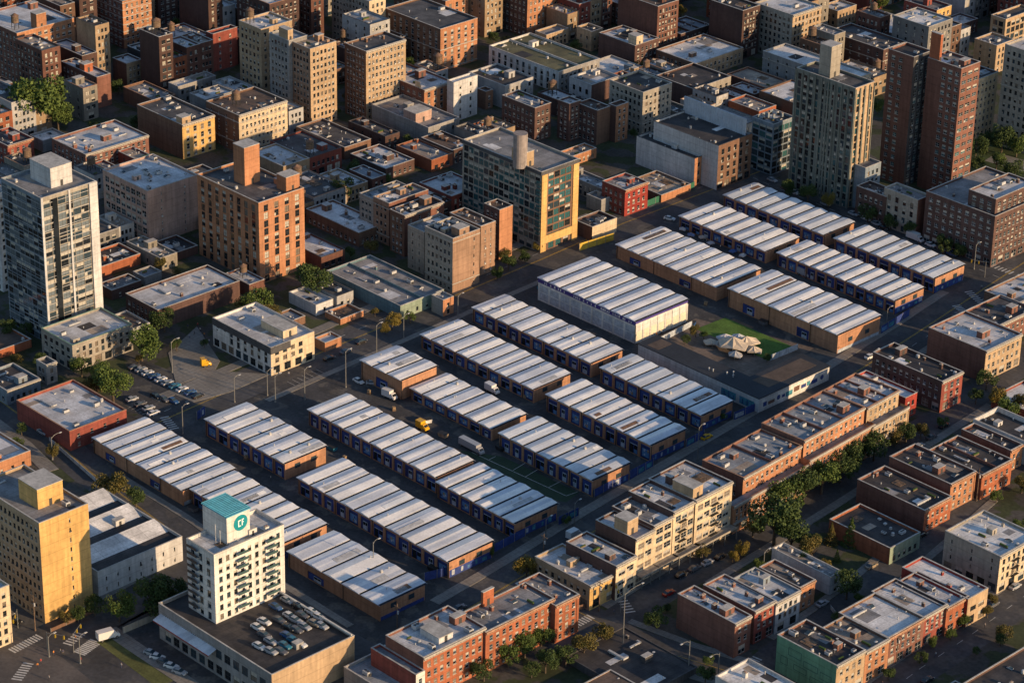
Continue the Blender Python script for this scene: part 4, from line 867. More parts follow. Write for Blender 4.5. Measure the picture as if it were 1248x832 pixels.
B('school_building', 'long dark brick school with dotted white windows behind the ribbed tower', 'school', (1077,61,1009,1105,36), 'darkbrick', 'dark', 'sp', 'ap', n=6, ledge=(.6,))
B('school_building', 'low building with white-lined parapet roof behind the dark brick school', 'school', (1090,42,1044,1125,20), 'grey', 'silver', 'ap', 'ap', n=6)
B('civic_building', 'rounded building with wide crumpled white roof', 'building', (1035,99,930,1062,34), 'grey', 'white', 'sp', 'ap', wr='stone', n=5, ledge=(.75,))
B('row_house', 'brown block with pale roof at the top right', 'house', (1021,14,1000,1044,20), 'tan', 'silver', 'ap', 'ap', n=2)
B('row_house', 'low house with orange-lit parapet left of the red brick block', 'house', (1062,20,1045,1078,12), 'orange', 'silver', 'no', 'ap', n=2)
B('brick_apartment_building', 'red brick block with yellow-lit end at the top right', ap, (1142,13,1102,1160,34), 'redbrick', 'dark', 'ap', 'ap', wr='yellow', n=2, tank=False)  # yellow end: sunlight painted onto red brick
B('row_house', 'yellow-lit parapet strip building behind the tall dark red tower', 'house', (1115,52,1100,1157,14), 'yellow', 'silver', 'ap', 'ap', n=3)  # yellow walls stand for a sunlit strip, light in the colour
B('row_house', 'white-roofed house right of the red brick block', 'house', (1172,30,1150,1192,16), 'darkbrick', 'white', 'ap', 'ap', n=4)
B('civic_building', 'tan building with curved roof walls right of the tall red tower', 'building', (1215,56,1188,1236,34), 'tan', 'grey', 'sp', 'ap', n=5)
B('apartment_building', 'tan scaffold-like building in the top right corner', ap, (1226,24,1208,1262,36), 'tan', 'dark', 'gr', 'gr', n=1)
B('apartment_building', 'cream windowed face directly right of the tall dark red tower', ap, (1190,98,1168,1217,74), 'darkbrick', 'dark', 'ap', 'ap', wr='cream', n=3)
B('apartment_tower', 'grey stone tower cut off by the right edge beside the park', 'tower', (1262,66,1225,1300,122), 'stone', 'silver', 'ap', 'ap', n=2, ledge=(.6,.9))
B('brick_apartment_building', 'dark brick block at the foot of the ribbed tower', ap, (1080,240,1044,1096,36), 'darkbrick', 'dark', 'ap', 'ap', n=8)
B('apartment_building', 'block with pale tan frame and deep balconies facing the east street', ap, (1119,244,1078,1134,46), 'stone', 'grey', 'pr', 'no', wr='brick', n=6)
B('brick_apartment_building', 'big dark brick corner block facing the east street', ap, (1213,264,1129,1285,62), 'darkbrick', 'grey', 'ap2', 'ap', n=6, shop=True, gl=(0,1,1,0))
B('penthouse_building', 'stepped upper storeys of the dark corner block with white trim', ap, (1214,243,1181,1262,19), 'darkbrick', 'silver', 'ap2', 'ap2', n=4, z0=solve(1213,264,1129,1285,62)[5]-.7, cop=COP)
# --- right and lower right: rows facing +X
B('brick_apartment_building', 'brick block with blank red side wall and ornate lit front', ap, (1202,428,1132,1246,38), 'brick', 'silver', 'no', 'ap', wr='tan', n=9, cornice=STN, shop=True)
B('row_house', 'set-back upper brick house behind the blank red side wall', 'house', (1215,398,1172,1262,26), 'brick', 'dark', 'no', 'ap', n=6, cornice=STN)
B('row_house', 'corner house at the right edge above the brick block', 'house', (1240,370,1200,1290,24), 'brown', 'silver', 'sp', 'ap', n=6, cornice=STN)
B('row_house', 'long narrow white-roofed shop with red end', 'house', (1103.6,485,1041,1118,26), 'redpaint', 'white', 'no', 'ap', n=3, kinds=[])
B('row_house', 'dark ornate corner building with red shopfront', 'house', (1148.5,465,1064,1174,38), 'darkbrick', 'tar', 'ap', 'pr', wr='redbrick', n=8, cornice=STN, shop=True)
B('brick_apartment_building', 'right third of the orange rowhouse terrace, tan top floor', ap, (1057,497,1003,1096,54), 'brick', 'silver', 'no', 'ap', wr='tan', ang=3.5, n=12, cornice=STN, div=3, cop=COPT, extra=tier(3.4, 5.0, 'tan', y_in=(1.2,1.2), sty='dn', fe_=(.2,.6)))
B('brick_apartment_building', 'middle third of the orange rowhouse terrace with blue-grey roof', ap, (980,537,928,1054,56), 'brick', 'greyblue', 'no', 'ap', wr='orange', ang=3.5, n=13, cornice=STN, div=3, cop=COPT, extra=tier(3.4, 5.0, 'orange', y_in=(1.2,1.2), sty='dn', fe_=(.1,.4,.75)))
B('brick_apartment_building', 'left third of the orange rowhouse terrace beside the cream terrace', ap, (906,582,856,977,52), 'brick', 'greyblue', 'sp', 'ap', wr='orange', ang=3.5, n=10, cornice=STN, div=2, cop=COPT, extra=tier(3.4, 5.0, 'orange', y_in=(8.5,1.2), sty='dn', fe_=(.2,.6)))
def arcade(root, x0, x1, y0, y1, H, zr):
    s = MB(); s.box(x1+.01, x1+3.0, y0, y1, 3.55, 3.8, 0); s.box(x1+2.85, x1+3.02, y0, y1, 3.801, 4.2, 0); s.build('arcade_canopy', [wall('stone')], root)
    n = max(2, int((y1-y0)/5)); 
    for i in range(n+1): s = MB(); s.box(-.12, .12, -.12, .12, 0, 3.55); s.build('arcade_post', [LAMPM], root, (x1+2.8, y0+.2+(y1-y0-.4)*i/n, 0))
B('loft_building', 'tallest right part of the cream terrace with large pale roof', ap, (848,610,790,893,66), 'darkbrick', 'silver', 'no', 'lw', wr='cream', n=9, cornice=STN, shop=True, fe=(.4,), ang=2.0, bulk=[(845,596,820,857,14,'tan')], kinds=[], extra=arcade)
B('loft_building', 'third step of the cream terrace counted from the tan corner building side', ap, (821,624,766,849,65), 'darkbrick', 'silver', 'no', 'lw', wr='cream', n=7, cornice=STN, shop=True, fe=(.2,), ang=2.0, kinds=[], extra=arcade)
B('loft_building', 'second step of the cream terrace with cluttered dark roof', ap, (797,641,746,822,60), 'darkbrick', 'grey', 'no', 'lw', wr='cream', n=7, cornice=STN, shop=True, ang=2.0, kinds=[], extra=arcade)
B('loft_building', 'step of the cream terrace with a tan rooftop box at its left end', ap, (775,657,726,798,56), 'darkbrick', 'silver', 'no', 'lw', wr='cream', n=4, cornice=STN, shop=True, ang=2.0, bulk=[(763,637,747,778,18,'tan')], kinds=[], extra=arcade)
B('loft_building', 'lower cream building at the left end of the cream terrace', ap, (751,690,690,776,42), 'darkbrick', 'silver', 'no', 'lw', wr='cream', ang=2.0, n=8, cornice=STN, shop=True, kinds=[])
B('corner_building', 'small tan two-storey corner building at the crossing', 'shop building', (719,714,652,752.4,30), 'tan', 'silver', 'ap', 'ap', wr='yellow', n=6, shop=True, cornice=STN, kinds=[])
B('brick_apartment_building', 'orange-red brick block at the bottom with white front panel', ap, (516,801,470,592,54), 'brick', 'silver', 'no', 'ap', wr='rust', n=7, cornice=STN, bulk=[(535,778,512,552,8,'palegrey')], kinds=['stair_bulkhead'], cop=COP)
B('row_house', 'dark red terrace with sunken roof at the bottom left of the brick block', 'house', (507,822,452,518,40), 'redbrick', 'greyblue', 'no', 'ap', wr='white', n=1, kinds=[])
B('brick_apartment_building', 'middle brick section with cluttered dark roof at the bottom', ap, (592,770,556,676,50), 'brick', 'grey', 'no', 'ap', wr='rust', n=9, cornice=COPT, bulk=[(589,722,574,602,18,'rust')], kinds=[])
B('brick_apartment_building', 'right end brick house with grey roof above the ivy', ap, (677,738,628,706,46), 'brick', 'grey', 'sp', 'ap', wr='rust', n=6, cornice=COPT)
B('garage_building', 'low blue-grey roof at the bottom edge left of the brick block', 'garage', (500,862,419,540,22), 'grey', 'greyblue', 'no', 'no', n=2, kinds=[])
# block at bottom centre-right
B('row_house', 'brown rowhouse end with large blank side wall at the crossing', 'house', (896,760,826,916,42), 'brick', 'silver', 'no', 'ap', wr='brick', n=6, cornice=STN, shop=True)
B('row_house', 'rowhouse with pale roof and small box, second from the blank side wall', 'house', (920,745,857,946,40), 'brick', 'silver', 'no', 'ap', wr='redbrick', n=6, cornice=STN, shop=True)
B('row_house', 'blue-fronted rowhouse with white bay in the middle of its row', 'house', (946,735,890,976,38), 'bluegrey', 'silver', 'no', 'ap', wr='palegrey', n=6, cornice=STN, shop=True)
B('row_house', 'orange brick rowhouse with dark roof at the far end of its row', 'house', (975,716,925,994,30), 'brick', 'dark', 'no', 'ap', wr='orange', n=5, cornice=COPT)
B('row_house', 'low house with long white diagonal wall behind the row', 'house', (1012,703,941,1026,22), 'palegrey', 'grey', 'no', 'ap', n=5, cop=COP)
# dark roof terrace right
B('brick_apartment_building', 'black-roofed brick house at the right end of the dark-roofed terrace', ap, (1232,549,1172,1247,26), 'brick', 'tar', 'no', 'ap', wr='orange', n=5, cornice=COPT, kinds=[], cop=COP)
B('brick_apartment_building', 'wide black-roofed brick house in the middle of the dark-roofed terrace', ap, (1197,579,1130,1234,30), 'brick', 'tar', 'no', 'ap', wr='rust', n=9, cornice=COPT, kinds=[], div=2)
B('brick_apartment_building', 'taller black-roofed brick house with red side wall', ap, (1159,590,1084,1190,34), 'brick', 'tar', 'no', 'ap', wr='orange', n=9, cornice=COPT, kinds=[])
B('brick_apartment_building', 'lowest black-roofed brick house of the dark-roofed terrace, left end', ap, (1127,622,1045,1160,28), 'brick', 'tar', 'no', 'ap', wr='rust', n=8, cornice=COPT, kinds=[])
B('row_house', 'low garden house with dark roof and brick parapets', 'house', (1085,668,1011,1122,20), 'rust', 'tar', 'no', 'ap', wr='palegreen', n=5, kinds=[])
B('row_house', 'black-roofed building with tall white parapet at the right edge', 'house', (1300,560,1186,1330,28), 'palegrey', 'tar', 'no', 'ap', n=5, kinds=[], par=1.6, cop=COP)
B('row_house', 'red-walled house at the right edge by the yellow tree', 'house', (1262,505,1209,1300,14), 'redbrick', 'white', 'no', 'ap', n=2, kinds=[])
# bottom right row
B('loft_building', 'pale grey four-storey loft with white roof near the right edge', ap, (1219.3,678,1152,1266,46), 'stone', 'white', 'sl', 'ap', wr='cream', n=8, shop=True, cornice=STN, lsk=lambda i, n: i % 2, fe=(.3,))
B('row_house', 'red-sided shop with bright white roof', 'house', (1180,730,1099.4,1204.5,34), 'redpaint', 'white', 'no', 'bd', wr='tan', n=3, shop=True, kinds=['fan_hood'])
B('row_house', 'narrow rowhouse directly left of the bright white-roofed shop', 'house', (1154,741,1091,1181,34), 'brick', 'silver', 'no', 'ap', wr='rust', n=5, shop=True, cornice=COPT)
B('row_house', 'rowhouse with black louvred panels on a pale roof', 'house', (1126,752,1062,1155,36), 'darkbrick', 'silver', 'no', 'ap', wr='redbrick', n=6, shop=True, cornice=STN)
B('row_house', 'rowhouse with the widest pale blue-white roof in the bottom row', 'house', (1083,777,1022,1127,38), 'brown', 'white', 'no', 'ap', wr='brick', n=4, shop=True, cornice=COPT)
B('row_house', 'grey-roofed rowhouse between the green-walled corner and the white roof', 'house', (1055,794,1000,1084,40), 'brown', 'tan', 'no', 'ap', wr='orange', n=6, shop=True, cornice=STN)
def gmural(root, x0, x1, y0, y1, H, zr):
    rnd = random.Random(8); s = MB()
    for (xa, xb, za, zb) in ((.2,.42,.62,.82), (.46,.7,.5,.66), (.74,.93,.42,.6), (.3,.52,.3,.44), (.58,.84,.2,.34), (.08,.2,.3,.5)):
        X0, X1, Z0, Z1 = x0+(x1-x0)*xa, x0+(x1-x0)*xb, H*za, H*zb
        s.box(X0, X1, y0-.03, y0-.003, Z0, Z0+.16); s.box(X0, X1, y0-.03, y0-.003, Z1, Z1+.16); s.box(X0, X0+.16, y0-.03, y0-.003, Z0+.16, Z1); s.box(X1-.16, X1, y0-.03, y0-.003, Z0+.16, Z1)
    s.build('mural_outline', [noisy('dark_mural_green', (.03,.09,.08), .2, .4)], root)
B('corner_building', 'corner building with green mural side wall and cluttered black roof', 'shop building', (1020,811,947.5,1055,44), 'brick', 'tar', 'no', 'ap', wr='tan', lw='green', n=14, shop=True, cornice=STN, extra=gmural, cop=COP)
B('row_house', 'white-roofed building at the bottom edge left of the green mural', 'house', (950,866,872,990,34), 'palegrey', 'white', 'no', 'ap', n=3, kinds=[])
def hot(root, x0, x1, y0, y1, H, zr):
    s = MB(); s.box(-2.2, 2.2, -1.6, 1.6, 0, .5, 0); s.build('roof_pool', [flat('pool_green', (.03,.28,.2), .3)], root, (x0+6, y1-8, zr+.02))
    for k in range(6):
        s = MB(); s.box(-2.4, 2.4, -.5, .5, .4, .5, 0); s.box(-2.4, -2.3, -.4, .4, 0, .4, 0); s.box(2.3, 2.4, -.4, .4, 0, .4, 0); s.build('solar_panel', [flat('panel_white', (.35,.36,.38), .3)], root, (x0+12, y1-3-1.6*k, zr+.02))
B('row_house', 'black-roofed building with small green pool in the bottom right corner', 'house', (1215,862,1166,1320,26), 'darkbrick', 'tar', 'no', 'ap', n=6, extra=hot, kinds=[])
B('row_house', 'black-roofed house cut off by the bottom edge left of the green pool', 'house', (1168,862,1136,1196,20), 'darkbrick', 'tar', 'no', 'ap', n=6, kinds=[])
B('garage_building', 'dark flat canopy roof at the bottom edge beside the crossing', 'garage', (780,850,690,850,8), 'dark', 'tar', 'no', 'no', n=4, par=.25, cop=COPD, kinds=[])
B('garage_building', 'brown ribbed canopy roof beside the flat dark canopy', 'garage', (740,868,694,790,10), 'brown', 'brown', 'no', 'no', n=0, par=.25, kinds=[])
# ================================================================ FILLER HOUSES OF THE NORTHERN BLOCKS
LM = [(45,150,'near the big park tree'), (150,60,'behind the yellow-lit loft'), (110,260,'beside the pink-grey block'), (240,200,'in front of the yellow-lit loft'),
      (300,330,'at the foot of the orange slab'), (400,230,'right of the orange slab tower'), (330,190,'below the stepped tan tower'), (470,180,'before the long blank grey wall'),
      (540,220,'left of the green glass block'), (610,130,'behind the green glass block'), (700,60,'near the white institute'), (680,230,'right of the green glass block'),
      (820,60,'around the bright white-roofed block'), (760,190,'left of the pale theatre'), (900,100,'behind the corrugated theatre screen'), (930,60,'below the tan stone buildings'),
      (1080,30,'behind the tall dark red tower'), (1200,60,'in the top right corner'), (230,30,'beside the tan twin towers'), (560,20,'at the top edge, centre'), (300,380,'beside the modern school block'), (20,420,'at the far left edge'),
      (1230,230,'by the park, right edge'), (1150,330,'near the east street'), (1220,600,'beyond the dark-roofed terrace'), (640,20,'by the top orange-faced building')]
def wallf(k): c = WALLC[k]; return noisy('weathered_'+k, tuple(v*.72 for v in c), .2, .09, .9, .88, streak=.14)  # wall colours darkened for the shade over the northern blocks
nref = P(192, 513); nref2 = P(930, 212)
def north_a(y): t = (y-nref.y)/(nref2.y-nref.y); return nref.x+(nref2.x-nref.x)*t
rnd = random.Random(77); used = {}; NF = 0; FL = []
WN = dict(brick='brick', darkbrick='dark brick', brown='brown', tan='tan', grey='grey', stone='stone', redbrick='red brick', palegrey='pale grey', rust='rust-coloured')
RN = dict(silver='silver', grey='grey', dark='charcoal', tar='black', greyblue='blue-grey', white='white', tan='tan', brown='brown')
def overlaps(a0, a1, b0, b1, m): return any(a0 < f[1]+m and a1 > f[0]-m and b0 < f[3]+m and b1 > f[2]-m for f in FOOT)
ystart = P(-60, 520).y; 
k = 0; a_hi = -22.0
while k < 9:
    for half in (0, 1):
        y = ystart-60
        while y < ystart+900:
            wd = rnd.choice((7.5, 9, 11, 13, 16, 20)); dp = rnd.uniform(17, 24); ax = north_a(y+wd/2)+a_hi-(0 if half == 0 else 27)
            a1 = ax if half == 0 else ax+rnd.uniform(-1, 0); a0 = a1-dp; h = rnd.choice((5, 6, 7, 8.5, 10)) if k < 3 else rnd.choice((9, 12, 14, 16, 19, 23)) if k > 4 else rnd.choice((8, 10, 12, 14, 17))
            blocky = int((y-ystart)//8.0) % 21 in (0, 1)
            if blocky: y += 8; continue
            if overlaps(a0, a1, y, y+wd, .6):
                wd = 7; dp = 13; a0 = a1-dp
                if overlaps(a0, a1, y, y+wd, .6): y += 4; continue
            c = proj(Vector(((a0+a1)/2, y+wd/2, h))); 
            if not (-35 < c[0] < 1285 and -25 < c[1] < 520) or rnd.random() < .01: y += wd; continue
            if (185 < c[0] < 300 and 375 < c[1] < 520) or (90 < c[0] < 200 and 400 < c[1] < 500) or (735 < c[0] < 805 and 165 < c[1] < 240): y += wd; continue
            if c[1] < 75: h = rnd.choice((12, 15, 18, 22, 26))
            if c[0] < 570 and c[1] > 280: h = min(h, 5)
            # keep the canyon in front of a listed building's visible face clear
            FL.append((a0, a1, y, y+wd, h, c)); y += wd+(0 if rnd.random() < .8 else 2.5)
    k += 1; a_hi -= 66
for (a0, a1, b0, b1, h, c) in FL:
    if NF >= 285: break
    hid = any(f[0]-45 < a0 and a1 < f[0]+.1 and b0 < f[3] and b1 > f[2] for f in ())
    place = min(LM, key=lambda l: (l[0]-c[0])**2+(l[1]-c[1])**2*2)[2]
    for _ in range(40):
        wk = rnd.choice(('brick','darkbrick','brown','tan','grey','stone','redbrick','darkbrick','brick','palegrey','rust')); rk = rnd.choice(('silver','grey','dark','tar','greyblue','white','tan','silver','silver','brown'))
        st = rnd.choice(('', ' with a water tank', ' with roof decks', ' with a stair box')) 
        if (wk, rk, st, place) not in used: break
    used[(wk, rk, st, place)] = 1
    FOOT.append((a0, a1, b0, b1)); NF += 1
    L_ = f"{WN[wk]} house, {RN[rk]} roof{st}, {place}"
    root = thing('row_house', L_, 'house', ((a0+a1)/2, (b0+b1)/2, 0), 0, 'houses of the northern blocks')
    x1, y1 = (a1-a0)/2, (b1-b0)/2; x0, y0 = -x1, -y1; wm = wallf(wk); mb = MB(); out = []
    facade(mb, (x1,y0,0), (0,1,0), (1,0,0), y1-y0, 0, h, rnd.choice(('ap','ap','ap2','dn')), 0, h > 8, out, rnd)
    facade(mb, (x0,y0,0), (1,0,0), (0,-1,0), x1-x0, 0, h, rnd.choice(('no','no','sp','ap')), 0, False, out, rnd)
    mb.q([(x1,y1,0),(x0,y1,0),(x0,y1,h),(x1,y1,h)]); mb.q([(x0,y1,0),(x0,y0,0),(x0,y0,h),(x0,y1,h)])
    mb.q([(x0,y0,h),(x0+.3,y0+.3,h),(x1-.3,y0+.3,h),(x1,y0,h)][::-1]); t = .3; zr = h-.7
    mb.box(x0+t, x1-t, y0+t, y1-t, zr, h, 0, 'tb')
    for i in range(1, 5): mb.f[-i] = tuple(reversed(mb.f[-i]))
    mb.build('wall', [wm], root)
    rf = MB(); rf.box(x0+t, x1-t, y0+t, y1-t, zr-.25, zr+.01); rf.build('roof', [roofm(rk)], root)
    cc = MB(); e = .06
    cc.box(x0-e, x1+e, y0-e, y0+t+e, h, h+.12); cc.box(x0-e, x1+e, y1-t-e, y1+e, h, h+.12); cc.box(x0-e, x0+t+e, y0+t+e, y1-t-e, h, h+.12); cc.box(x1-t-e, x1+e, y0+t+e, y1-t-e, h, h+.12)
    cc.build('coping', [rnd.choice((COP, COP, COPD, COPT))], root)
    place_windows(root, out, rnd, FRM, (0,0,1,2))
    clutter(root, x0+t, x1-t, y0+t, y1-t, zr+.01, rnd, rnd.choice((3, 4, 5, 6)), wm, (), 'tank' in st, ['roof_deck'] if 'decks' in st else ['stair_bulkhead'] if 'box' in st else [])

# ================================================================ TREES
def leafmat(nm, c1, c2):
    m, t, b = mk(nm, c1, .8); N = t.nodes.new; L = t.links.new; geo = N('ShaderNodeNewGeometry'); n = N('ShaderNodeTexNoise'); n.inputs['Scale'].default_value = .55; n.inputs['Detail'].default_value = 4
    L(geo.outputs['Position'], n.inputs['Vector']); r = N('ShaderNodeMapRange'); r.inputs['From Min'].default_value = .38; r.inputs['From Max'].default_value = .62; L(n.outputs['Fac'], r.inputs['Value'])
    mx = N('ShaderNodeMix'); mx.data_type = 'RGBA'; mx.inputs['A'].default_value = (*c1, 1); mx.inputs['B'].default_value = (*c2, 1); L(r.outputs[0], mx.inputs['Factor'])
    L(mx.outputs['Result'], b.inputs['Base Color']); b.inputs['Transmission Weight'].default_value = 0
    return m
LEAF = {'g': leafmat('leaves_green', (.05,.085,.018), (.10,.14,.03)), 'd': leafmat('leaves_dark', (.03,.055,.015), (.065,.095,.025)), 'y': leafmat('leaves_yellow', (.15,.12,.025), (.22,.16,.03)), 'o': leafmat('leaves_olive', (.08,.075,.02), (.14,.11,.03))}
BARK = noisy('bark', (.09,.07,.05), .25, .6)
def crown(seed, conifer=False):
    rnd = random.Random(seed); b = MB()
    def leaf(p, s):
        n = Vector((rnd.gauss(0,1), rnd.gauss(0,1), rnd.gauss(0,1)+.5)).normalized(); u = n.orthogonal().normalized(); u = Matrix.Rotation(rnd.uniform(0, 6.28), 3, n) @ u; v = n.cross(u)
        k = rnd.uniform(.55, 1.0); b.q([p-u*s, p-v*s*k, p+u*s, p+v*s*k])
    if conifer:
        for i in range(2200):
            z = rnd.random()**1.4; r = (1-z)*.42*(1+.25*math.sin(z*30))*math.sqrt(rnd.uniform(.5, 1)); a = rnd.uniform(0, 6.28); leaf(Vector((r*math.cos(a), r*math.sin(a), z*1.5-.4)), .032)
        return b
    lumps = []
    for i in range(rnd.randint(13, 18)):
        a = rnd.uniform(0, 6.28); z = rnd.uniform(-.5, .75); q = math.sqrt(max(.05, 1-z*z))*rnd.uniform(.35, .72)
        lumps.append((Vector((q*math.cos(a), q*math.sin(a), z*.62)), rnd.uniform(.22, .42)))
    for c, r in lumps:
        for _ in range(int(190*(r/.32)**2)):
            d = Vector((rnd.gauss(0,1), rnd.gauss(0,1), rnd.gauss(0,1))).normalized(); leaf(c+d*r*rnd.uniform(.62, 1.05), rnd.uniform(.035, .06))
    return b
def trunk(seed):
    rnd = random.Random(seed); b = MB(); b.tube((0,0,-1.05), (0,0,-.35), .065, .045, 8)
    for i in range(5):
        a = i*1.26+rnd.uniform(-.3, .3); q = Vector((.45*math.cos(a), .45*math.sin(a), rnd.uniform(.0, .3))); b.tube((0,0,-.42), tuple(q), .035, .012, 5)
    b.tube((0,0,-.38), (0,0,.35), .04, .012, 5); return b
CR = [crown(i) for i in range(5)]; CC = [crown(90, True), crown(91, True)]; TR = [trunk(i) for i in range(5)]; _cm = {}
def tree(px, py, rpx, c, label, v, conifer=False, name='street_tree', z=None):
    """px, py: crown centre; rpx: crown radius in px"""
    p0 = P(px, py, 5); sc_ = (p0-CAM).length/FPX; r = rpx*sc_*1.3; zc = r*.95
    if conifer: r = rpx*sc_; zc = r*.4
    p = P(px, py, zc+(z or 0)); o = thing(name, label, 'tree', (p.x, p.y, z or 0), random.Random(px).uniform(0, 6), 'trees')
    i = v % 5; key = (i % 2 if conifer else i, c, conifer)
    if key not in _cm: _cm[key] = (CC[i % 2] if conifer else CR[i]).mesh('crown', [LEAF[c]])
    if ('t', i) not in _cm: _cm[('t', i)] = TR[i].mesh('trunk', [BARK])
    add('trunk', _cm[('t', i)], o, (0, 0, zc), 0, (r, r, r)); add('crown', _cm[key], o, (0, 0, zc), 0, (r, r, r*(1 if not conifer else 1)))
T = [(45,122,33,'g','biggest tree in the park at the upper left'), (12,142,20,'d','darker park tree at the left edge'), (70,140,16,'g','smaller tree right of the biggest park tree'),
 (172,416,21,'g','round tree left of the car park entrance'), (200,388,15,'d','dark tree under the glass tower podium'), (137,466,21,'g','tree between the red flat-roofed block and the car park'), (122,452,12,'g','small tree behind the red flat-roofed block'), (99,446,12,'g','small tree at the podium corner'),
 (118,470,14,'o','olive tree next to the red flat-roofed block'), (312,368,18,'g','tree behind the modern school block'), (382,340,20,'d','dark round tree at the foot of the orange slab'), (330,384,12,'o','bush-like tree right of the modern school roof'), (478,391,10,'y','yellow street tree by the dark blue garage'), (470,400,6,'y','tiny yellow tree by the garage'),
 (500,386,7,'g','small tree in front of the dark blue garage'), (136,595,20,'o','sunlit tree by the west street left of the sheds'), (165,606,12,'d','low tree right of the sunlit west street tree'), (145,738,18,'g','bright tree beside the tower street'), (184,722,24,'d','large dark tree behind the bright one on tower street'), (210,716,16,'d','dark tree beside the concrete stair wall'),
 (115,737,12,'d','dark garden tree below the yellow slab'), (95,748,9,'d','low garden tree at the yellow slab corner'), (80,752,8,'o','leftmost garden bush tree of the yellow slab'), (642,692,14,'y','yellowing tree on the south street left of the tan corner building'), (655,700,10,'o','small olive tree beside the yellowing one'),
 (735,772,13,'o','tree nearest to the crossing in the bottom row'), (712,786,15,'o','second tree from the crossing in the bottom row'), (690,798,13,'d','third dark tree of the bottom row'), (665,805,14,'d','fourth tree of the bottom row by the brick block'), (648,815,10,'d','last low tree of the bottom row'),
 (660,772,14,'g','green climbing tree against the brick wall, right'), (640,785,15,'g','green climbing tree against the brick wall, middle'), (620,798,14,'g','green climbing tree against the brick wall, left'), (672,758,9,'g','slender green tree by the end brick house'), (590,815,14,'d','dark bushy tree under the middle brick section'),
 (1066,543,17,'d','dark tree at the far end of the terrace tree row'), (1105,527,11,'d','tree by the red shopfront corner'), (1092,533,10,'o','small olive tree by the red shopfront corner'), (1045,556,17,'d','terrace tree, second from the far end'), (1025,567,19,'d','wide dark tree in front of the orange terrace middle'), (1003,580,20,'g','green tree in front of the orange terrace middle'),
 (980,592,20,'d','dark tree in front of the orange terrace'), (960,603,21,'g','sunlit tree at the near end of the terrace row'), (1018,548,10,'o','olive tree against the orange terrace shops'), (985,572,11,'o','narrow olive tree against the orange terrace'), (945,632,30,'d','broad dark tree at the rowhouse street bend'), (965,652,20,'d','dark tree behind the low garden house'), (918,640,13,'o','reddish olive tree against the orange terrace end'),
 (990,668,15,'o','sunlit tree in the gardens'), (1002,690,10,'y','yellowish garden tree low down'), (975,680,12,'d','dark garden tree behind the white diagonal wall'), (1033,712,17,'d','round dark tree on the tree lined street'), (905,668,10,'y','orange-yellow tree at the cream terrace kerb'), (893,678,7,'y','small orange-yellow tree at the cream terrace kerb'), (801,751,14,'d','dark round tree in front of the blank brown side wall'),
 (860,820,11,'d','dark tree at the bottom edge near the crossing'), (620,320,9,'d','street tree before the green glass block'), (606,332,8,'d','street tree left of the green glass block entrance'), (640,312,7,'d','street tree under the yellow frame'), (614,308,8,'o','olive street tree beside the slim orange building'), (655,300,6,'y','yellow shrub tree under the green glass block'),
 (985,236,11,'d','street tree at the foot of the ribbed tower'), (1010,243,9,'y','yellow street tree at the foot of the ribbed tower'), (958,228,10,'d','street tree left of the ribbed tower foot'), (1058,258,11,'d','east street tree by the dark brick block'), (1086,270,9,'d','east street tree before the tan frame'), (1110,278,9,'d','east street tree right of the tan frame'), (1150,298,11,'d','east street tree at the dark corner block'), (1170,304,8,'d','last east street tree before the corner'),
 (1190,178,13,'d','park tree by the red tower'), (1205,172,12,'d','park tree behind the curved path'), (1222,170,15,'d','tallest park tree on the right'), (1240,176,13,'g','park tree near the right edge'), (1215,196,10,'g','park tree beside the path'), (1238,205,12,'d','dark park tree at the right edge'), (1192,200,9,'d','small park tree by the corner block'),
 (1216,484,11,'y','bright yellow tree by the red-walled house'), (1228,500,14,'g','garden tree below the bright yellow one'), (1245,492,12,'o','olive garden tree at the right edge'), (1203,462,12,'d','dark tree behind the blank red side wall'), (1190,482,9,'d','small dark tree on the rowhouse street end'), (1246,590,10,'o','tree at the right edge by the dark terrace'), (1215,604,8,'g','small kerb tree near the dark terrace'),
 (120,75,8,'y','rust-yellow roof garden tree on the small brick block'), (745,12,8,'d','tree among the houses at the top'), (775,8,7,'d','second tree among the houses at the top'), (1075,6,8,'g','tree at the top edge, upper right'), (830,14,7,'y','yellow tree at the top edge'), (435,205,10,'d','courtyard tree behind the brown low building'), (420,228,14,'d','large courtyard tree behind the brown low building'), (565,235,8,'d','tree behind the orange-tan loft'),
 (195,322,8,'o','small tree in the alley right of the orange-red wall'), (215,335,7,'o','alley tree before the commercial block'), (8,398,10,'d','tree at the left edge under the glass tower'), (30,400,8,'d','bush tree left of the glass tower'), (1098,735,7,'d','kerb tree left of the white-roofed shop') ,
 (1175,757,8,'g','shop street tree before the red-sided shop'), (1160,772,7,'g','shop street tree before the rowhouse row'), (1139,782,7,'g','second shop street tree from the red-sided shop'), (1122,800,8,'d','shop street tree near the brown shopfront'), (1083,820,8,'d','shop street tree beside the green-walled corner'), (1204,745,7,'o','olive shop street tree by the bright roof'), (1225,770,10,'o','bushy olive tree across the shop street'),
 (848,403,7,'o','small tree in the school yard'), (835,413,6,'d','dark shrub tree at the school yard corner'), (858,408,5,'g','green shrub tree left of the school tents'), (935,436,5,'d','dark shrub tree at the field corner of the yard'), (760,620,7,'d','verge tree on the south street'), (600,670,7,'g','verge shrub beside the blue fence'), (690,632,6,'g','verge shrub by the shaded shed'), (880,506,6,'g','verge shrub by the mural building')]
for i, (x, y, r, c, lab) in enumerate(T): tree(x, y, r, c, lab, i*7 % 5)
rnd = random.Random(31); ut = {}; nt_ = 0
RP = LM+[(1000,690,'in the gardens by the conifers'), (1100,700,'behind the bright white-roofed shop'), (860,700,'near the blank brown side wall'), (1130,640,'below the dark-roofed terrace'), (1200,470,'behind the blank red side wall'), (700,800,'in the bottom tree row yards'), (60,640,'by the yellow slab'), (1080,560,'near the red shopfront corner')]
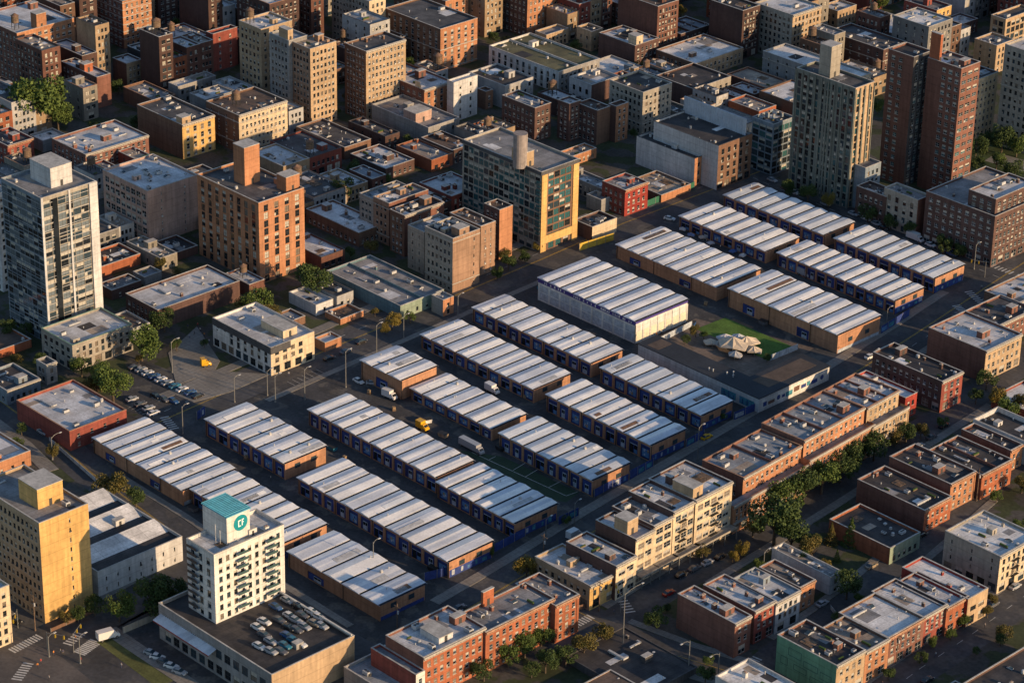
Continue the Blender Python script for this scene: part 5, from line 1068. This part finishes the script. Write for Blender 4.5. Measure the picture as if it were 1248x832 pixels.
for _ in range(900):
    if nt_ >= 75: break
    x, y = rnd.uniform(0, 1248), rnd.uniform(0, 832)
    p = P(x, y); q = proj(Vector((p.x, p.y, 0)))
    inN = y < 300-(x-300)*.42+160 and y > 20; inS = y > 560+(1040-x)*.55 and x > 780 or (x > 1150 and y > 400)
    if not (inN or inS) or any(f[0]-2.2 < p.x < f[1]+2.2 and f[2]-2.2 < p.y < f[3]+2.2 for f in FOOT): continue
    place = min(RP, key=lambda l: (l[0]-x)**2+(l[1]-y)**2*2)[2]; c = rnd.choice('gddo'); sz = rnd.choice(((5, 'small'), (7, 'middling'), (9, 'large'))); form = rnd.randrange(2)
    if (place, c, sz) in ut: continue
    ut[(place, c, sz)] = 1; nt_ += 1; FOOT.append((p.x-2, p.x+2, p.y-2, p.y+2))
    tree(x, y-6, sz[0], c, f"{sz[1]} {dict(g='green', d='dark green', o='olive')[c]} yard tree {place}", rnd.randrange(5), name='yard_tree')
tree(1037, 655, 26, 'g', 'tall pointed conifer in the gardens', 0, True, 'conifer_tree'); tree(1013, 655, 20, 'o', 'slim olive conifer left of the tall one', 1, True, 'conifer_tree'); tree(1020, 680, 12, 'g', 'short conifer in front of the tall one', 0, True, 'conifer_tree')

# ================================================================ VEHICLES
PC = dict(white=(.62,.62,.62), silver=(.33,.34,.36), black=(.02,.02,.022), blue=(.03,.09,.22), red=(.28,.02,.02), grey=(.10,.10,.11), yellow=(.65,.36,.02), teal=(.03,.16,.24), tan=(.3,.24,.17))
def paint(c): return flat('car_paint_'+c, PC[c], .25, 0, .6)
TYRE = flat('tyre', (.015,.015,.015), .9); RIM = flat('wheel_rim', (.35,.35,.36), .3, .8); LIGHTW = flat('headlight_glass', (.6,.6,.55), .1); LIGHTR = flat('tail_light', (.3,.01,.01), .2)
def loft(secs, m=0):
    """secs: list of (x, halfwidth_bottom, halfwidth_top, z0, z1)"""
    b = MB()
    rings = [[(x,-wb,z0),(x,-wb,z0+(z1-z0)*.6),(x,-wt,z1),(x,wt,z1),(x,wb,z0+(z1-z0)*.6),(x,wb,z0)] for x, wb, wt, z0, z1 in secs]
    for p, q in zip(rings, rings[1:]):
        for i in range(6): j = (i+1) % 6; b.q([p[i], p[j], q[j], q[i]], m)
    b.q(rings[0][::-1], m); b.q(rings[-1], m); return b
CB = loft([(-2.2,.72,.6,.35,.78),(-2.05,.86,.78,.25,.95),(-1.2,.9,.82,.22,1.0),(.9,.9,.82,.22,.98),(1.9,.87,.72,.25,.85),(2.2,.7,.55,.35,.68)])
CG = loft([(-1.75,.78,.7,.93,1.0),(-1.15,.76,.62,.93,1.42),(.15,.76,.62,.93,1.45),(1.0,.78,.7,.9,.97)])
CRF = loft([(-1.15,.63,.6,1.41,1.46),(-.2,.64,.6,1.44,1.5),(.2,.63,.58,1.44,1.48)])
WH = MB()
def wheel():
    b = MB()
    for k, (r, w_, m) in enumerate(((.33, .11, 0), (.2, .125, 1))):
        i = len(b.v)
        for j in range(12): a = j*math.pi/6; b.v.append((r*math.cos(a), -w_, r*math.sin(a))); b.v.append((r*math.cos(a), w_, r*math.sin(a)))
        for j in range(12): a, c = i+2*j, i+2*((j+1) % 12); b.f.append((a, a+1, c+1, c)); b.m.append(m)
        b.f.append(tuple(i+2*j for j in range(12))); b.m.append(m); b.f.append(tuple(i+2*j+1 for j in reversed(range(12)))); b.m.append(m)
    return b.mesh('wheel', [TYRE, RIM])
WM = wheel(); _car = {}; GLM = GL[1]
CGm = CG.mesh('car_windows', [GLM]); hl = MB(); hl.box(2.08, 2.19, -.16, .16, .6, .74); HLm = hl.mesh('headlight', [LIGHTW]); tl = MB(); tl.box(-2.19, -2.1, -.15, .15, .68, .82); TLm = tl.mesh('tail_light', [LIGHTR])
def car(px, py, d, c, label, z=0.0, group='parked cars', s=1.0):
    p = P(px, py, z); rot = {'A': 0, 'B': math.pi/2}.get(d, d)
    o = thing('parked_car', label, 'car', (p.x, p.y, z+.03), rot, group); o.scale = (s, s, s)
    if c not in _car: _car[c] = (CB.mesh('body', [paint(c)]), CRF.mesh('car_roof', [paint(c)]))
    add('body', _car[c][0], o); add('car_windows', CGm, o); add('car_roof', _car[c][1], o)
    for x in (-1.35, 1.35):
        for y in (-.8, .8): add('wheel', WM, o, (x, y, .33))
    for y in (-.62, .62): add('headlight', HLm, o, (0, y, 0)); add('tail_light', TLm, o, (0, y, 0))
def van(px, py, d, c, label, L=6.5, name='box_truck', cat='truck', z=0.0):
    p = P(px, py, z); rot = {'A': 0, 'B': math.pi/2}.get(d, d); o = thing(name, label, cat, (p.x, p.y, z+.03), rot, 'trucks and vans')
    b = MB(); b.box(-L/2, L/2-1.9, -1.1, 1.1, .75, 3.0, 0); b.build('cargo_box', [paint(c)], o)
    b = loft([(L/2-1.85,1.0,.95,.5,2.1),(L/2-1.2,1.0,.92,.5,2.2),(L/2-.45,1.0,.85,.5,1.4),(L/2,.95,.8,.5,1.15)]); b.build('cab', [paint(c)], o)
    b = MB(); b.q([(L/2-1.18,-.8,2.16),(L/2-1.18,.8,2.16),(L/2-.42,.75,1.43),(L/2-.42,-.75,1.43)][::-1]); b.build('windscreen', [GL[0]], o)
    b = MB(); b.box(-L/2+.2, L/2-.3, -.7, .7, .45, .72); b.build('chassis', [BLACK], o)
    for x in (-L/2+1.1, L/2-1.0):
        for y in (-.95, .95): add('wheel', WM, o, (x, y, .45), 0, (1.35, 1.2, 1.35))
ORD = ['first','second','third','fourth','fifth','sixth','seventh','eighth','ninth','tenth','eleventh','twelfth','thirteenth']
CC_ = ['white','silver','grey','black','blue','silver','white','red','silver','grey']
def row(pts, d, place, cols=None, z=0.0, group='parked cars'):
    for i, (x, y) in enumerate(pts):
        c = (cols or CC_)[i % len(cols or CC_)]; car(x, y, d+random.Random(i*3+x).uniform(-.05, .05), c, f'{c} car, {ORD[i]} from the left {place}', z, group)
row([(164,449),(172,452),(180,456),(188,460),(196,464),(204,468),(213,472),(222,476),(232,480),(241,484)], math.pi/2, 'in the upper row of the left car park', ['grey','silver','white','blue','white','silver','teal','white','blue','black'], group='cars in the left car park')
row([(161,488),(171,494),(181,499),(187,505)], math.pi/2, 'in the lower row of the left car park', ['silver','grey','silver','white'], group='cars in the left car park')
row([(190,484),(200,488),(211,490)], 0, 'in the middle of the left car park', ['black','grey','blue'], group='cars in the left car park')
car(122, 466, 'A', 'blue', 'blue car under the trees left of the car park')
DK = 'cars on the roof deck'
row([(336,741),(350,733),(364,741)], 0.1, 'in the back row of the roof deck', ['blue','silver','black'], ZD+.02, DK)
row([(322,759),(340,757),(353,752)], 0.1, 'in the second row of the roof deck', ['white','grey','white'], ZD+.02, DK)
row([(360,757),(368,751),(380,747),(388,753)], 0.1, 'in the crowded right row of the roof deck', ['silver','grey','white','white'], ZD+.02, DK)
row([(352,766),(361,769),(371,765),(383,761),(392,764)], 0.1, 'in the next crowded row of the roof deck', ['black','grey','silver','tan','silver'], ZD+.02, DK)
row([(314,766),(322,775),(330,783)], 0.1, 'in the left cluster of the roof deck', ['white','grey','silver'], ZD+.02, DK)
row([(350,776),(358,782),(366,786),(347,788)], 0.1, 'among the blue cars of the roof deck', ['blue','teal','white','teal'], ZD+.02, DK)
row([(316,789),(330,795),(342,795)], 0.1, 'in the front row of the roof deck', ['white','silver','grey'], ZD+.02, DK)
for x, y, d, c, l in [(401,438,'B','black','black car on the north street by the small orange shop'), (421,430,'B','grey','grey car on the north street ahead of the black one'), (440,418,'B','black','black car parked on the north street before the dark blue garage'), (459,461,.2,'white','white car nearest the smallest shed'), (454,468,.8,'silver','silver car in the yard left of the smallest shed'), (437,466,0,'white','white car in the yard at the north street fence'),
  (1040,262,'A','silver','silver car on the east street left of the white truck'), (1056,268,'A','white','white car on the east street next to the silver one'), (1068,274,'A','silver','silver car on the east street before the tan frame'), (1077,279,'A','black','black car on the east street before the tan frame'), (1134,300,'A','white','white car on the east street right of the white truck'), (1148,305,'A','grey','grey car on the east street before the corner block'), (1160,311,'A','blue','blue car on the east street before the corner block'),
  (941,221,'A','silver','silver car at the north end of the east street'), (957,231,'A','grey','grey car by the street tree of the ribbed tower'), (968,236,'A','white','white car by the ribbed tower foot'), (1006,250,'A','silver','silver car by the yellow street tree'), (1166,385,'B','grey','grey car driving on the south street near the east corner'),
  (861,534,'B','yellow','yellow cab parked on the south street verge'), (1002,737,'B','silver','pale blue-grey car on the tree lined street'), (1123,653,'B','black','black car at the dark rowhouse gate'), (1062,691,'B','tan','tan car at the garden corner'), (800,794,'A','white','white car on the cross street'), (1080,676,'B','grey','grey car on the tree lined street'), (1146,634,'B','silver','silver car under the dark terrace'),
  (830,702,'B','black','black car under the cream terrace arcade'), (846,694,'B','grey','grey car under the cream terrace arcade'), (862,687,'B','silver','silver car under the cream terrace arcade'), (878,680,'B','black','second black car along the cream terrace'), (815,724,'B','red','dark red car at the tan end of the cream terrace'), (1120,545,'B','silver','silver car at the red shopfront'), (1135,534,'B','grey','grey car at the red shopfront'), (1150,520,'B','black','black car at the rowhouse street end'),
  (19,757,'A','black','black car at the bottom left crosswalk'), (10,747,'A','grey','grey car behind the black one at the bottom left'), (184,797,.3,'silver','first silver car in the messy lot beside the lawn'), (192,802,.5,'white','white car in the messy lot beside the lawn'), (200,808,.2,'grey','grey car in the messy lot beside the lawn'), (209,813,.4,'white','second white car in the messy lot beside the lawn'), (219,820,.3,'silver','last silver car in the messy lot beside the lawn'),
  (816,268,.4,'white','white car at the head of the market alley'), (1000,326,0,'grey','grey car in the alley between the northern sheds'), (985,334,0,'silver','silver car in the alley between the northern sheds'), (1210,738,'B','grey','grey car on the shop street'), (1237,716,'B','silver','silver car on the shop street by the pale loft'), (1130,830,'B','black','black car on the shop street at the bottom'), (52,528,'A','silver','silver car on the west street'), (30,505,'A','black','black car on the west street'),
  (560,742,'B','grey','grey car on the south street at the bottom'), (640,692,'B','silver','silver car on the south street by the yellowing tree'), (960,502,'B','black','black car on the south street beside the mural'), (1060,436,'B','white','white car on the south street beside the brown shed')]: car(x, y, d, c, l)
van(515, 523, 0.05, 'yellow', 'yellow van parked behind the long central shed', 4.4, 'delivery_van', 'van')
van(1115, 293, 0, 'white', 'white box truck parked on the east street', 7)
van(132, 778, 1.35, 'white', 'white box truck beside the lawn at the lower left', 6.5)
van(251, 446, 1.2, 'yellow', 'small yellow cart on the plaza by the modern school block', 3.4, 'delivery_van', 'van')
van(575, 548, 0.0, 'silver', 'grey long trailer truck in the yard behind the yellow van', 10)
# ================================================================ STREET FURNITURE, PEOPLE, FENCES
def pole(px, py, ytop, label, arm=0, kind='street_lamp'):
    p = P(px, py); lo, hi = 0, 60
    for _ in range(40):
        m = (lo+hi)/2
        if proj(Vector((p.x, p.y, m)))[1] > ytop: lo = m
        else: hi = m
    h = lo; o = thing(kind, label, 'lamp post' if kind == 'street_lamp' else 'utility pole', (p.x, p.y, 0), 0, 'poles along the streets')
    b = MB(); b.tube((0,0,0), (0,0,h), .17, .10, 8); b.cyl(0, 0, 0, .5, .3, .25, 8); b.build('pole', [LAMPM if kind == 'street_lamp' else WOOD], o)
    if kind == 'street_lamp':
        s = 1 if arm >= 0 else -1; L = abs(arm) or 1.8
        b = MB(); pts = [(0,0,h-.6),(0,s*L*.35,h+.1),(0,s*L*.7,h+.35),(0,s*L,h+.3)]
        for q, r in zip(pts, pts[1:]): b.tube(q, r, .07, .06, 6)
        b.build('arm', [LAMPM], o); b = MB(); b.box(-.2, .2, min(0, s*.9), max(0, s*.9), -.1, .08); b.build('lamp_head', [METAL], o, (0, s*L, h+.3))
    else:
        b = MB(); b.box(-1.3, 1.3, -.07, .07, h-1.1, h-.95); b.box(-1.0, 1.0, -.07, .07, h-2.1, h-1.95); b.build('crossarm', [WOOD], o)
        b = MB(); b.cyl(.35, 0, h-3.3, h-2.3, .25, n=10); b.build('transformer', [METAL], o)
for a in [(210,454,416,'tall lamp post with two heads at the plaza',2.5),(421.5,472,428,'lamp post nearest the smallest shed on the north street'),(459,433,396,'lamp post on the north street by the dark blue garage'),(371.5,487,450,'lamp post left of the central shed rows'),(335.6,490,458,'lamp post in front of the modern school block'),(326,482,452,'thin lamp post by the modern school door'),(223,528,495,'lamp post at the west corner of the sheds'),(286,490,460,'lamp post across from the modern school block'),
          (558,385,360,'lamp post before the middle sheds'),(492,412,385,'lamp post at the small orange shop end'),(1187,328,298,'lamp post at the dark corner block'),(1233.6,362,338,'lamp post at the east crossing'),(759,790,722,'tall curved lamp post at the crossing',6.5),(839,817,780,'lamp post on the cross street',-3),(875,826,795,'lamp post near the blank brown side wall',-3),(1064,445,428,'short lamp post beside the white-roofed shop'),(64,560,532,'curved lamp post on the west street',3),(665,655,632,'lamp post on the south street by the blue fence'),
          (850,560,520,'lamp post at the yellow cab'),(1080,400,376,'lamp post at the orange end wall'),(98,808,775,'lamp post on the main road by the crosswalk'),(60,800,775,'lamp post in the middle of the junction'),(555,790,748,'lamp post by the brick block at the bottom'),(455,700,660,'lamp post between the lower sheds and the alley'),(930,700,672,'lamp post on the rowhouse street'),(700,640,612,'lamp post beside the shaded shed')]: pole(a[0], a[1], a[2], a[3], a[4] if len(a) > 4 else 0)
for a in [(43,768,725,'green-grey signal pole at the yellow slab corner'),(484,782,735,'wooden pole at the alley corner of the tan plain shed'),(662,690,650,'wooden pole on the south street by the yellowing tree'),(1092,808,770,'wooden pole on the shop street'),(1190,610,570,'wooden pole by the dark terrace'),(730,744,706,'wooden pole at the tan corner building')]: pole(*a, kind='utility_pole')
def signal(px, py, rot, label):
    p = P(px, py); o = thing('traffic_signal', label, 'traffic light', (p.x, p.y, 0), rot, 'traffic signals')
    b = MB(); b.tube((0,0,0), (0,0,6.2), .13, .09, 8); b.build('pole', [LAMPM], o); b = MB(); b.tube((0,0,5.8), (5.5,0,6.2), .08, .05, 6); b.build('arm', [LAMPM], o)
    for x in (2.6, 5.2):
        b = MB(); b.box(-.18, .18, -.18, .18, -1.1, 0, 0); b.build('signal_head', [flat('signal_yellow', (.35,.24,.02), .5)], o, (x, 0, 6.0))
for a in [(58,793,.5,'traffic signal at the middle of the lower left junction'),(90,795,2.1,'traffic signal by the lawn corner'),(22,765,-.8,'traffic signal at the cream building corner'),(756,746,2.6,'traffic signal at the tan corner building'),(1200,338,3.6,'traffic signal at the east crossing')]: signal(*a)
def fence(p0, p1, h, mat, label, name='painted_fence', panels=None):
    a, b_ = g2(*p0), g2(*p1); L = (b_-a).length; rot = math.atan2(b_.y-a.y, b_.x-a.x); o = thing(name, label, 'fence', (a.x, a.y, 0), rot, 'fences and walls')
    n = panels or max(2, int(L/4)); g = L/n; rnd = random.Random(int(p0[0]))
    for i in range(n):
        s = MB(); s.box(g*i+.1, g*(i+1)-.1, -.05, .05, .1, h, 0)
        if mat is BLU[0] and rnd.random() < .5: s.box(g*i+.6, g*(i+1)-.8, -.07, -.051, .6, h-.7, 1)
        s.build('panel', [mat, rnd.choice((BLU[2], PALE, MURT))], o)
    for i in range(n+1): s = MB(); s.box(g*i-.09, g*i+.09, -.09, .09, 0, h+.15); s.build('post', [LAMPM], o)
for a in [((600,674),(640,653),'blue fence from the long lane shed to the lower central shed'),((680,640),(705,628),'blue fence right of the lower central shed'),((724,606),(790,571),'blue mural fence beside the shaded shed'),((836,545),(858,533),'short blue fence between two shed ends'),((894,512),(922,500),'blue fence by the mural building corner'),((1073,407),(1108,385),'blue fence at the orange end wall'),((517,708),(548,700),'blue fence at the end of the plain tan shed'),((767,585),(796,568),'blue gate fence between the shaded shed and its neighbour')]:
    fence(a[0], a[1], 2.8, BLU[0], a[2])
fence((789,252), (846,229), 2.6, noisy('fence_green', (.03,.13,.08), .2, .4), 'green construction fence beside the bright red building'); fence((706,306), (748,293), 3.0, YPAINT, 'yellow tarpaulin fence on the north street')
fence((843,398), (792,424), 2.2, PALE, 'pale fence between white hall and school yard', 'low_wall'); fence((972,426), (938,440), 2.2, PALE, 'white rail at the field corner', 'low_wall')
fence((150,772), (206,748), 2.2, wall('stone'), 'low stone wall at the foot of the roof deck', 'low_wall'); fence((62,770), (118,745), 1.2, wall('brown'), 'brick garden wall under the yellow slab', 'garden_wall')
fence((240,512), (250,505), 3, BLU[0], 'blue billboard fence at the west shed corner'); fence((640,762), (730,740) if False else (722,738), 1.5, wall('brown'), 'low garden wall at the bottom tree row', 'garden_wall')
fence((60,537), (120,590), 1.4, METAL, 'metal rail along the west street', 'guard_rail'); fence((1020,752), (1012,742), 1.4, METAL, 'short rail on the tree lined street', 'guard_rail')
def tent(px, py, s, label, rot=.2, c=(.50,.43,.34)):
    p = P(px, py); o = thing('canvas_tent', label, 'tent', (p.x, p.y, 0), rot, 'tents in the school yard'); b = MB(); n = 8; m = noisy('canvas', c, .12, .4)
    h, e = 4.6*s/6, 2.6*s/6; top = (0, 0, h+e*.3); pts = []
    for i in range(n): a = i*2*math.pi/n+.39; r = s*(1 if i % 2 else .86); pts.append((r*math.cos(a), r*.75*math.sin(a), e*(1 if i % 2 else 1.25)))
    for i in range(n): q, r = pts[i], pts[(i+1) % n]; mid = tuple((a+b_)/2*.5 for a, b_ in zip(q, r)); b.q([q, r, (mid[0], mid[1], (q[2]+r[2])/2*.5+top[2]*.42)]); b.q([q, (mid[0], mid[1], (q[2]+r[2])/2*.5+top[2]*.42), top]); b.q([(mid[0], mid[1], (q[2]+r[2])/2*.5+top[2]*.42), r, top]); b.q([(*q[:2], q[2]-.4), (*r[:2], r[2]-.4), r, q])
    b.build('canvas_roof', [m], o)
    for i in range(0, n, 2): b = MB(); b.tube((pts[i][0], pts[i][1], 0), pts[i], .06, n=5); b.build('tent_pole', [LAMPM], o)
tent(893,428,6.2,'largest cream tent in the school yard'); tent(909,424,5,'cream tent right of the largest one',1.1); tent(884,417,3.6,'white tent behind the largest one',.7,(.5,.5,.52)); tent(900,415,3,'small white tent by the field edge',.1,(.5,.52,.55)); tent(866,421,3,'small cream tent at the left of the group',.5)
for i, (x, y, c, l) in enumerate([(832,281,(.5,.5,.52),'white market tent at the head of the alley'),(842,288,(.15,.2,.35),'blue market tent in the alley'),(856,291,(.45,.4,.36),'cream market tent in the middle of the alley'),(866,298,(.35,.36,.4),'grey market tent in the alley'),(893,308,(.06,.12,.3),'dark blue market tent at the lower alley'),(905,313,(.5,.5,.5),'last white market tent at the lower alley')]): tent(x, y, 1.7, l, .3*i, c)
tent(880,423,3.2,'low grey-cream tent left of the largest one',.9,(.42,.40,.37)); tent(918,431,3.4,'cream tent at the right end of the yard group',.4); tent(896,436,3,'small grey tent against the dark roofed wing',.1,(.38,.38,.38))
# people
def person_mesh(seed, shirt, trousers, stride):
    me = bpy.data.meshes.new('person'); s = stride
    V = [(0,0,.98),(0,0,1.2),(0,0,1.43),(0,0,1.55),(0,0.02,1.68),(-.11,0,.93),(-.12,s*.25,.5),(-.12,s*.32-.1*s,.06),(-.12,s*.32+.12,.04),(.11,0,.93),(.12,-s*.2,.5),(.12,-s*.42,.08),(.12,-s*.42+.16,.05),
         (-.2,0,1.4),(-.26,-s*.12,1.12),(-.25,-s*.1+.08,.88),(.2,0,1.4),(.26,s*.12,1.12),(.25,s*.2+.05,.9)]
    Ed = [(0,1),(1,2),(2,3),(3,4),(0,5),(5,6),(6,7),(7,8),(0,9),(9,10),(10,11),(11,12),(2,13),(13,14),(14,15),(2,16),(16,17),(17,18)]
    Rr = [.15,.14,.15,.06,.115,.1,.07,.05,.045,.1,.07,.05,.045,.075,.05,.04,.075,.05,.04]
    me.from_pydata(V, Ed, []); tmp = bpy.data.objects.new('person', me); col.objects.link(tmp); md = tmp.modifiers.new('s', 'SKIN'); 
    if not me.skin_vertices: me.attributes
    for i, r in enumerate(Rr): me.skin_vertices[0].data[i].radius = (r, r)
    me.skin_vertices[0].data[0].use_root = True
    md2 = tmp.modifiers.new('u', 'SUBSURF'); md2.levels = 1; md2.render_levels = 1
    dg = bpy.context.evaluated_depsgraph_get(); out = bpy.data.meshes.new_from_object(tmp.evaluated_get(dg)); out.name = 'person'
    bpy.data.objects.remove(tmp)
    out.materials.clear()
    for m in (flat('skin', (.30,.18,.12), .6), flat('shirt_'+str(seed), shirt, .8), flat('trousers_'+str(seed), trousers, .8), flat('hair', (.03,.02,.015), .8)): out.materials.append(m)
    for p in out.polygons:
        z = p.center.z; x = abs(p.center.x); p.material_index = 3 if z > 1.70 or (z > 1.58 and p.center.y < -.02) else 0 if z > 1.5 or (x > .22 and z < 1.05) else 1 if z > .98 else 2
    return out
try:
    PM = [person_mesh(i, s_, t_, st) for i, (s_, t_, st) in enumerate([((.55,.2,.04),(.03,.03,.05),.9),((.3,.3,.32),(.05,.06,.12),.3),((.04,.05,.1),(.1,.09,.08),.8),((.45,.42,.38),(.04,.04,.05),.1),((.35,.04,.04),(.05,.05,.06),.7)])]
except Exception as ex:
    print('person failed', ex); PM = []
CL = ['orange top walking', 'grey top standing', 'navy top walking', 'pale top standing', 'red top walking']
PP = [(46,813,0,'on the road left of the junction signal'),(50,808,4,'beside the orange-topped walker at the junction'),(65.5,798,0,'crossing below the yellow slab'),(74,796,3,'in the middle of the junction, left'),(77,797,2,'in the middle of the junction, right'),(99,806,4,'on the lawn side pavement'),(148,813,1,'on the pavement along the lawn'),(60,828,3,'at the bottom left road edge'),(92,779,0,'on the tower street crosswalk'),
      (231,412,1,'at the left of the plaza'),(237,408,2,'on the plaza beside the small yellow van'),(244,404,3,'in the middle of the plaza'),(249,410,0,'on the plaza near the white screen'),(241,398,4,'at the back of the plaza'),(229,400,2,'at the back left of the plaza'),(255,418,1,'at the school block corner'),
      (800,410,0,'behind the white hall'),(806,407,3,'by the playground paving'),(846,284,4,'among the market tents'),(861,296,1,'between two market tents'),(878,303,3,'in the lower market alley'),(352,458,1,'at the modern block door'),(748,748,2,'crossing by the tan corner building'),(1196,352,3,'at the east crossing')]
if PM:
    rnd = random.Random(5)
    for x, y, k, l in PP:
        p = P(x, y, .14); o = add('person', PM[k], None, (p.x, p.y, .05), rnd.uniform(0, 6.28)); tag(o, f'person in {CL[k]} {l}', 'person', 'people in the streets')
# deck canopy and garage openings (parts of the parking garage)
def deck_parts():
    a0, a1, b0, b1, _, z = solve(331,822,193,432,44); x0, x1, y0 = -(a1-a0)/2, (a1-a0)/2, -(b1-b0)/2
    s = MB(); L = (a1-a0)*.5; n = 30
    s.q([(x0+1,y0-.01,z-3.0),(x0+1+L,y0-.01,z-3.0),(x0+1+L,y0-2.8,z-3.9),(x0+1,y0-2.8,z-3.9)][::-1], 0)
    for i in range(n): x = x0+1+L*i/n; s.q([(x,y0-.02,z-2.85),(x,y0-2.85,z-3.75),(x+.3,y0-2.85,z-3.75),(x+.3,y0-.02,z-2.85)], 0)
    s.q([(x0+1,y0-2.8,z-4.3),(x0+1+L,y0-2.8,z-4.3),(x0+1+L,y0-2.8,z-3.9),(x0+1,y0-2.8,z-3.9)], 1)
    s.build('corrugated_canopy', [ROOFP, wall('redpaint')], DECK)
    s = MB(); s.box(x0+.4, x1-.4, -y0-.9, -y0-.5, z, z+.5); s.build('deck_kerb', [wall('white')], DECK)
deck_parts()

# dumpsters and pallets in the market lanes
def dumpster(px, py, rot, c, label):
    p = P(px, py); o = thing('dumpster', label, 'dumpster', (p.x, p.y, .02), rot, 'dumpsters'); b = MB()
    b.q([(-1.4,-.8,.1),(1.4,-.8,.1),(1.6,-.9,1.3),(-1.6,-.9,1.3)]); b.q([(1.4,.8,.1),(-1.4,.8,.1),(-1.6,.9,1.3),(1.6,.9,1.3)]); b.q([(1.4,-.8,.1),(1.4,.8,.1),(1.6,.9,1.3),(1.6,-.9,1.3)]); b.q([(-1.4,.8,.1),(-1.4,-.8,.1),(-1.6,-.9,1.3),(-1.6,.9,1.3)])
    b.box(-1.75, -1.55, -.3, .3, .8, .95); b.box(1.55, 1.75, -.3, .3, .8, .95); b.build('bin', [noisy('bin_'+c, PC[c], .3, .8)], o)
    b = MB(); b.q([(-1.6,-.92,1.31),(0,-.92,1.31),(0,.9,1.5),(-1.6,.9,1.5)]); b.q([(.03,-.92,1.31),(1.6,-.92,1.31),(1.6,.9,1.5),(.03,.9,1.5)]); b.build('lid', [flat('lid_black', (.03,.03,.03), .6)], o)
for a_ in [(395,513,.2,'blue','blue dumpster at the head of the central lane'),(352,572,.1,'grey','grey dumpster at the orange lit shed end'),(405,548,0,'teal','teal dumpster in the lane beside the orange lit shed end'),(648,512,.3,'blue','blue dumpster between the middle shed rows'),(480,470,.5,'grey','grey dumpster behind the smallest shed'),(540,532,.1,'tan','tan dumpster beside the yellow van'),(610,548,0,'black','black dumpster at the sports court corner'),(745,447,.2,'blue','blue dumpster at the shed end by the mural building'),(770,408,1.2,'grey','grey dumpster at the white hall corner'),(842,396,.4,'blue','blue dumpster at the school yard gate'),
  (930,395,0,'grey','grey dumpster beside the brown shed wall'),(985,322,0,'blue','blue dumpster in the northern alley'),(660,352,.6,'teal','teal dumpster at the white hall north corner'),(528,695,.1,'black','black dumpster at the plain tan shed end'),(235,622,.1,'grey','grey dumpster beside the west street sheds'),(520,515,1.2,'white','white dumpster north of the yellow van')]: dumpster(*a_)

def pallets(px, py, n, label):
    p = P(px, py); o = thing('pallet_stack', label, 'pallets', (p.x, p.y, .01), random.Random(px).uniform(0, 3), 'pallet stacks in the market lanes')
    for k in range(n):
        b = MB(); z = k*.16
        for y in (-.5, 0, .5): b.box(-.6, .6, y-.05, y+.05, z, z+.1)
        b.box(-.6, .6, -.55, .55, z+.1, z+.13); b.build('pallet', [WOOD], o)
    b = MB(); b.box(-.5, .5, -.45, .45, n*.16, n*.16+.9); b.build('crate', [noisy('crate_card', (.28,.2,.12), .2, .6)], o, (0, 0, 0))
for a_ in [(300,560,4,'pallet stack at the foot of the west corner shed'),(420,560,3,'pallet stack in the lane before the central shed'),(465,595,5,'pallet stack halfway down the central lane'),(520,625,2,'pallet stack near the lower central shed gap'),(570,655,4,'pallet stack at the south end of the central lane'),(620,500,3,'pallet stack behind the medium shed'),(590,450,5,'pallet stack between the two north street rows'),(640,485,2,'pallet stack between the two rows, farther down'),(700,508,4,'pallet stack beside the middle block shed end'),(860,372,3,'pallet stack beside the field'),(845,345,4,'pallet stack under the brown side wall'),(900,330,3,'pallet stack in the northern alley'),(1030,350,5,'pallet stack before the east corner sheds'),(1060,368,2,'pallet stack near the orange graffiti shed'),(480,500,3,'pallet stack behind the long shed top'),(450,480,4,'pallet stack left of the smallest shed')]: pallets(*a_)
for x, y, k, l in [(438,575,1,'in the central lane'),(500,610,2,'farther down the central lane'),(640,478,0,'between the two north street shed rows'),(700,515,3,'at the middle shed end'),(870,355,4,'under the brown side wall'),(950,322,1,'in the northern alley'),(1010,345,0,'in the eastern lane of the yard'),(330,585,3,'below the west corner shed'),(600,730,2,'on the south street pavement at the bottom'),(690,668,4,'on the south street pavement by the blue fence'),(780,618,1,'on the south street pavement by the shaded shed'),(1000,486,2,'on the pavement by the mural'),(880,708,0,'under the cream terrace canopy'),(1200,765,3,'on the shop street pavement'),(1140,800,1,'before the brick shopfronts'),(1075,836,2,'at the green mural corner')]:
    p = P(x, y); o = add('person', PM[k], None, (p.x, p.y, .14 if x > 585 and 'pavement' in l else .02), rnd.uniform(0, 6.28)); tag(o, f'person in {CL[k]} {l}', 'person', 'people in the streets')
van(475, 485, .1, 'white', 'white delivery van behind the top end of the central shed', 5.4, 'delivery_van', 'van'); van(845, 350, 0, 'white', 'white delivery van under the brown side wall', 5.4, 'delivery_van', 'van'); van(980, 336, 0, 'silver', 'silver delivery van in the northern alley', 5.4, 'delivery_van', 'van'); van(600, 478, 0, 'white', 'white delivery van between the two north street shed rows', 5.4, 'delivery_van', 'van'); van(300, 600, 0, 'blue', 'blue delivery van behind the west street shed', 5.4, 'delivery_van', 'van'); van(700, 655, 1.6, 'white', 'white delivery van on the south street', 5.4, 'delivery_van', 'van')
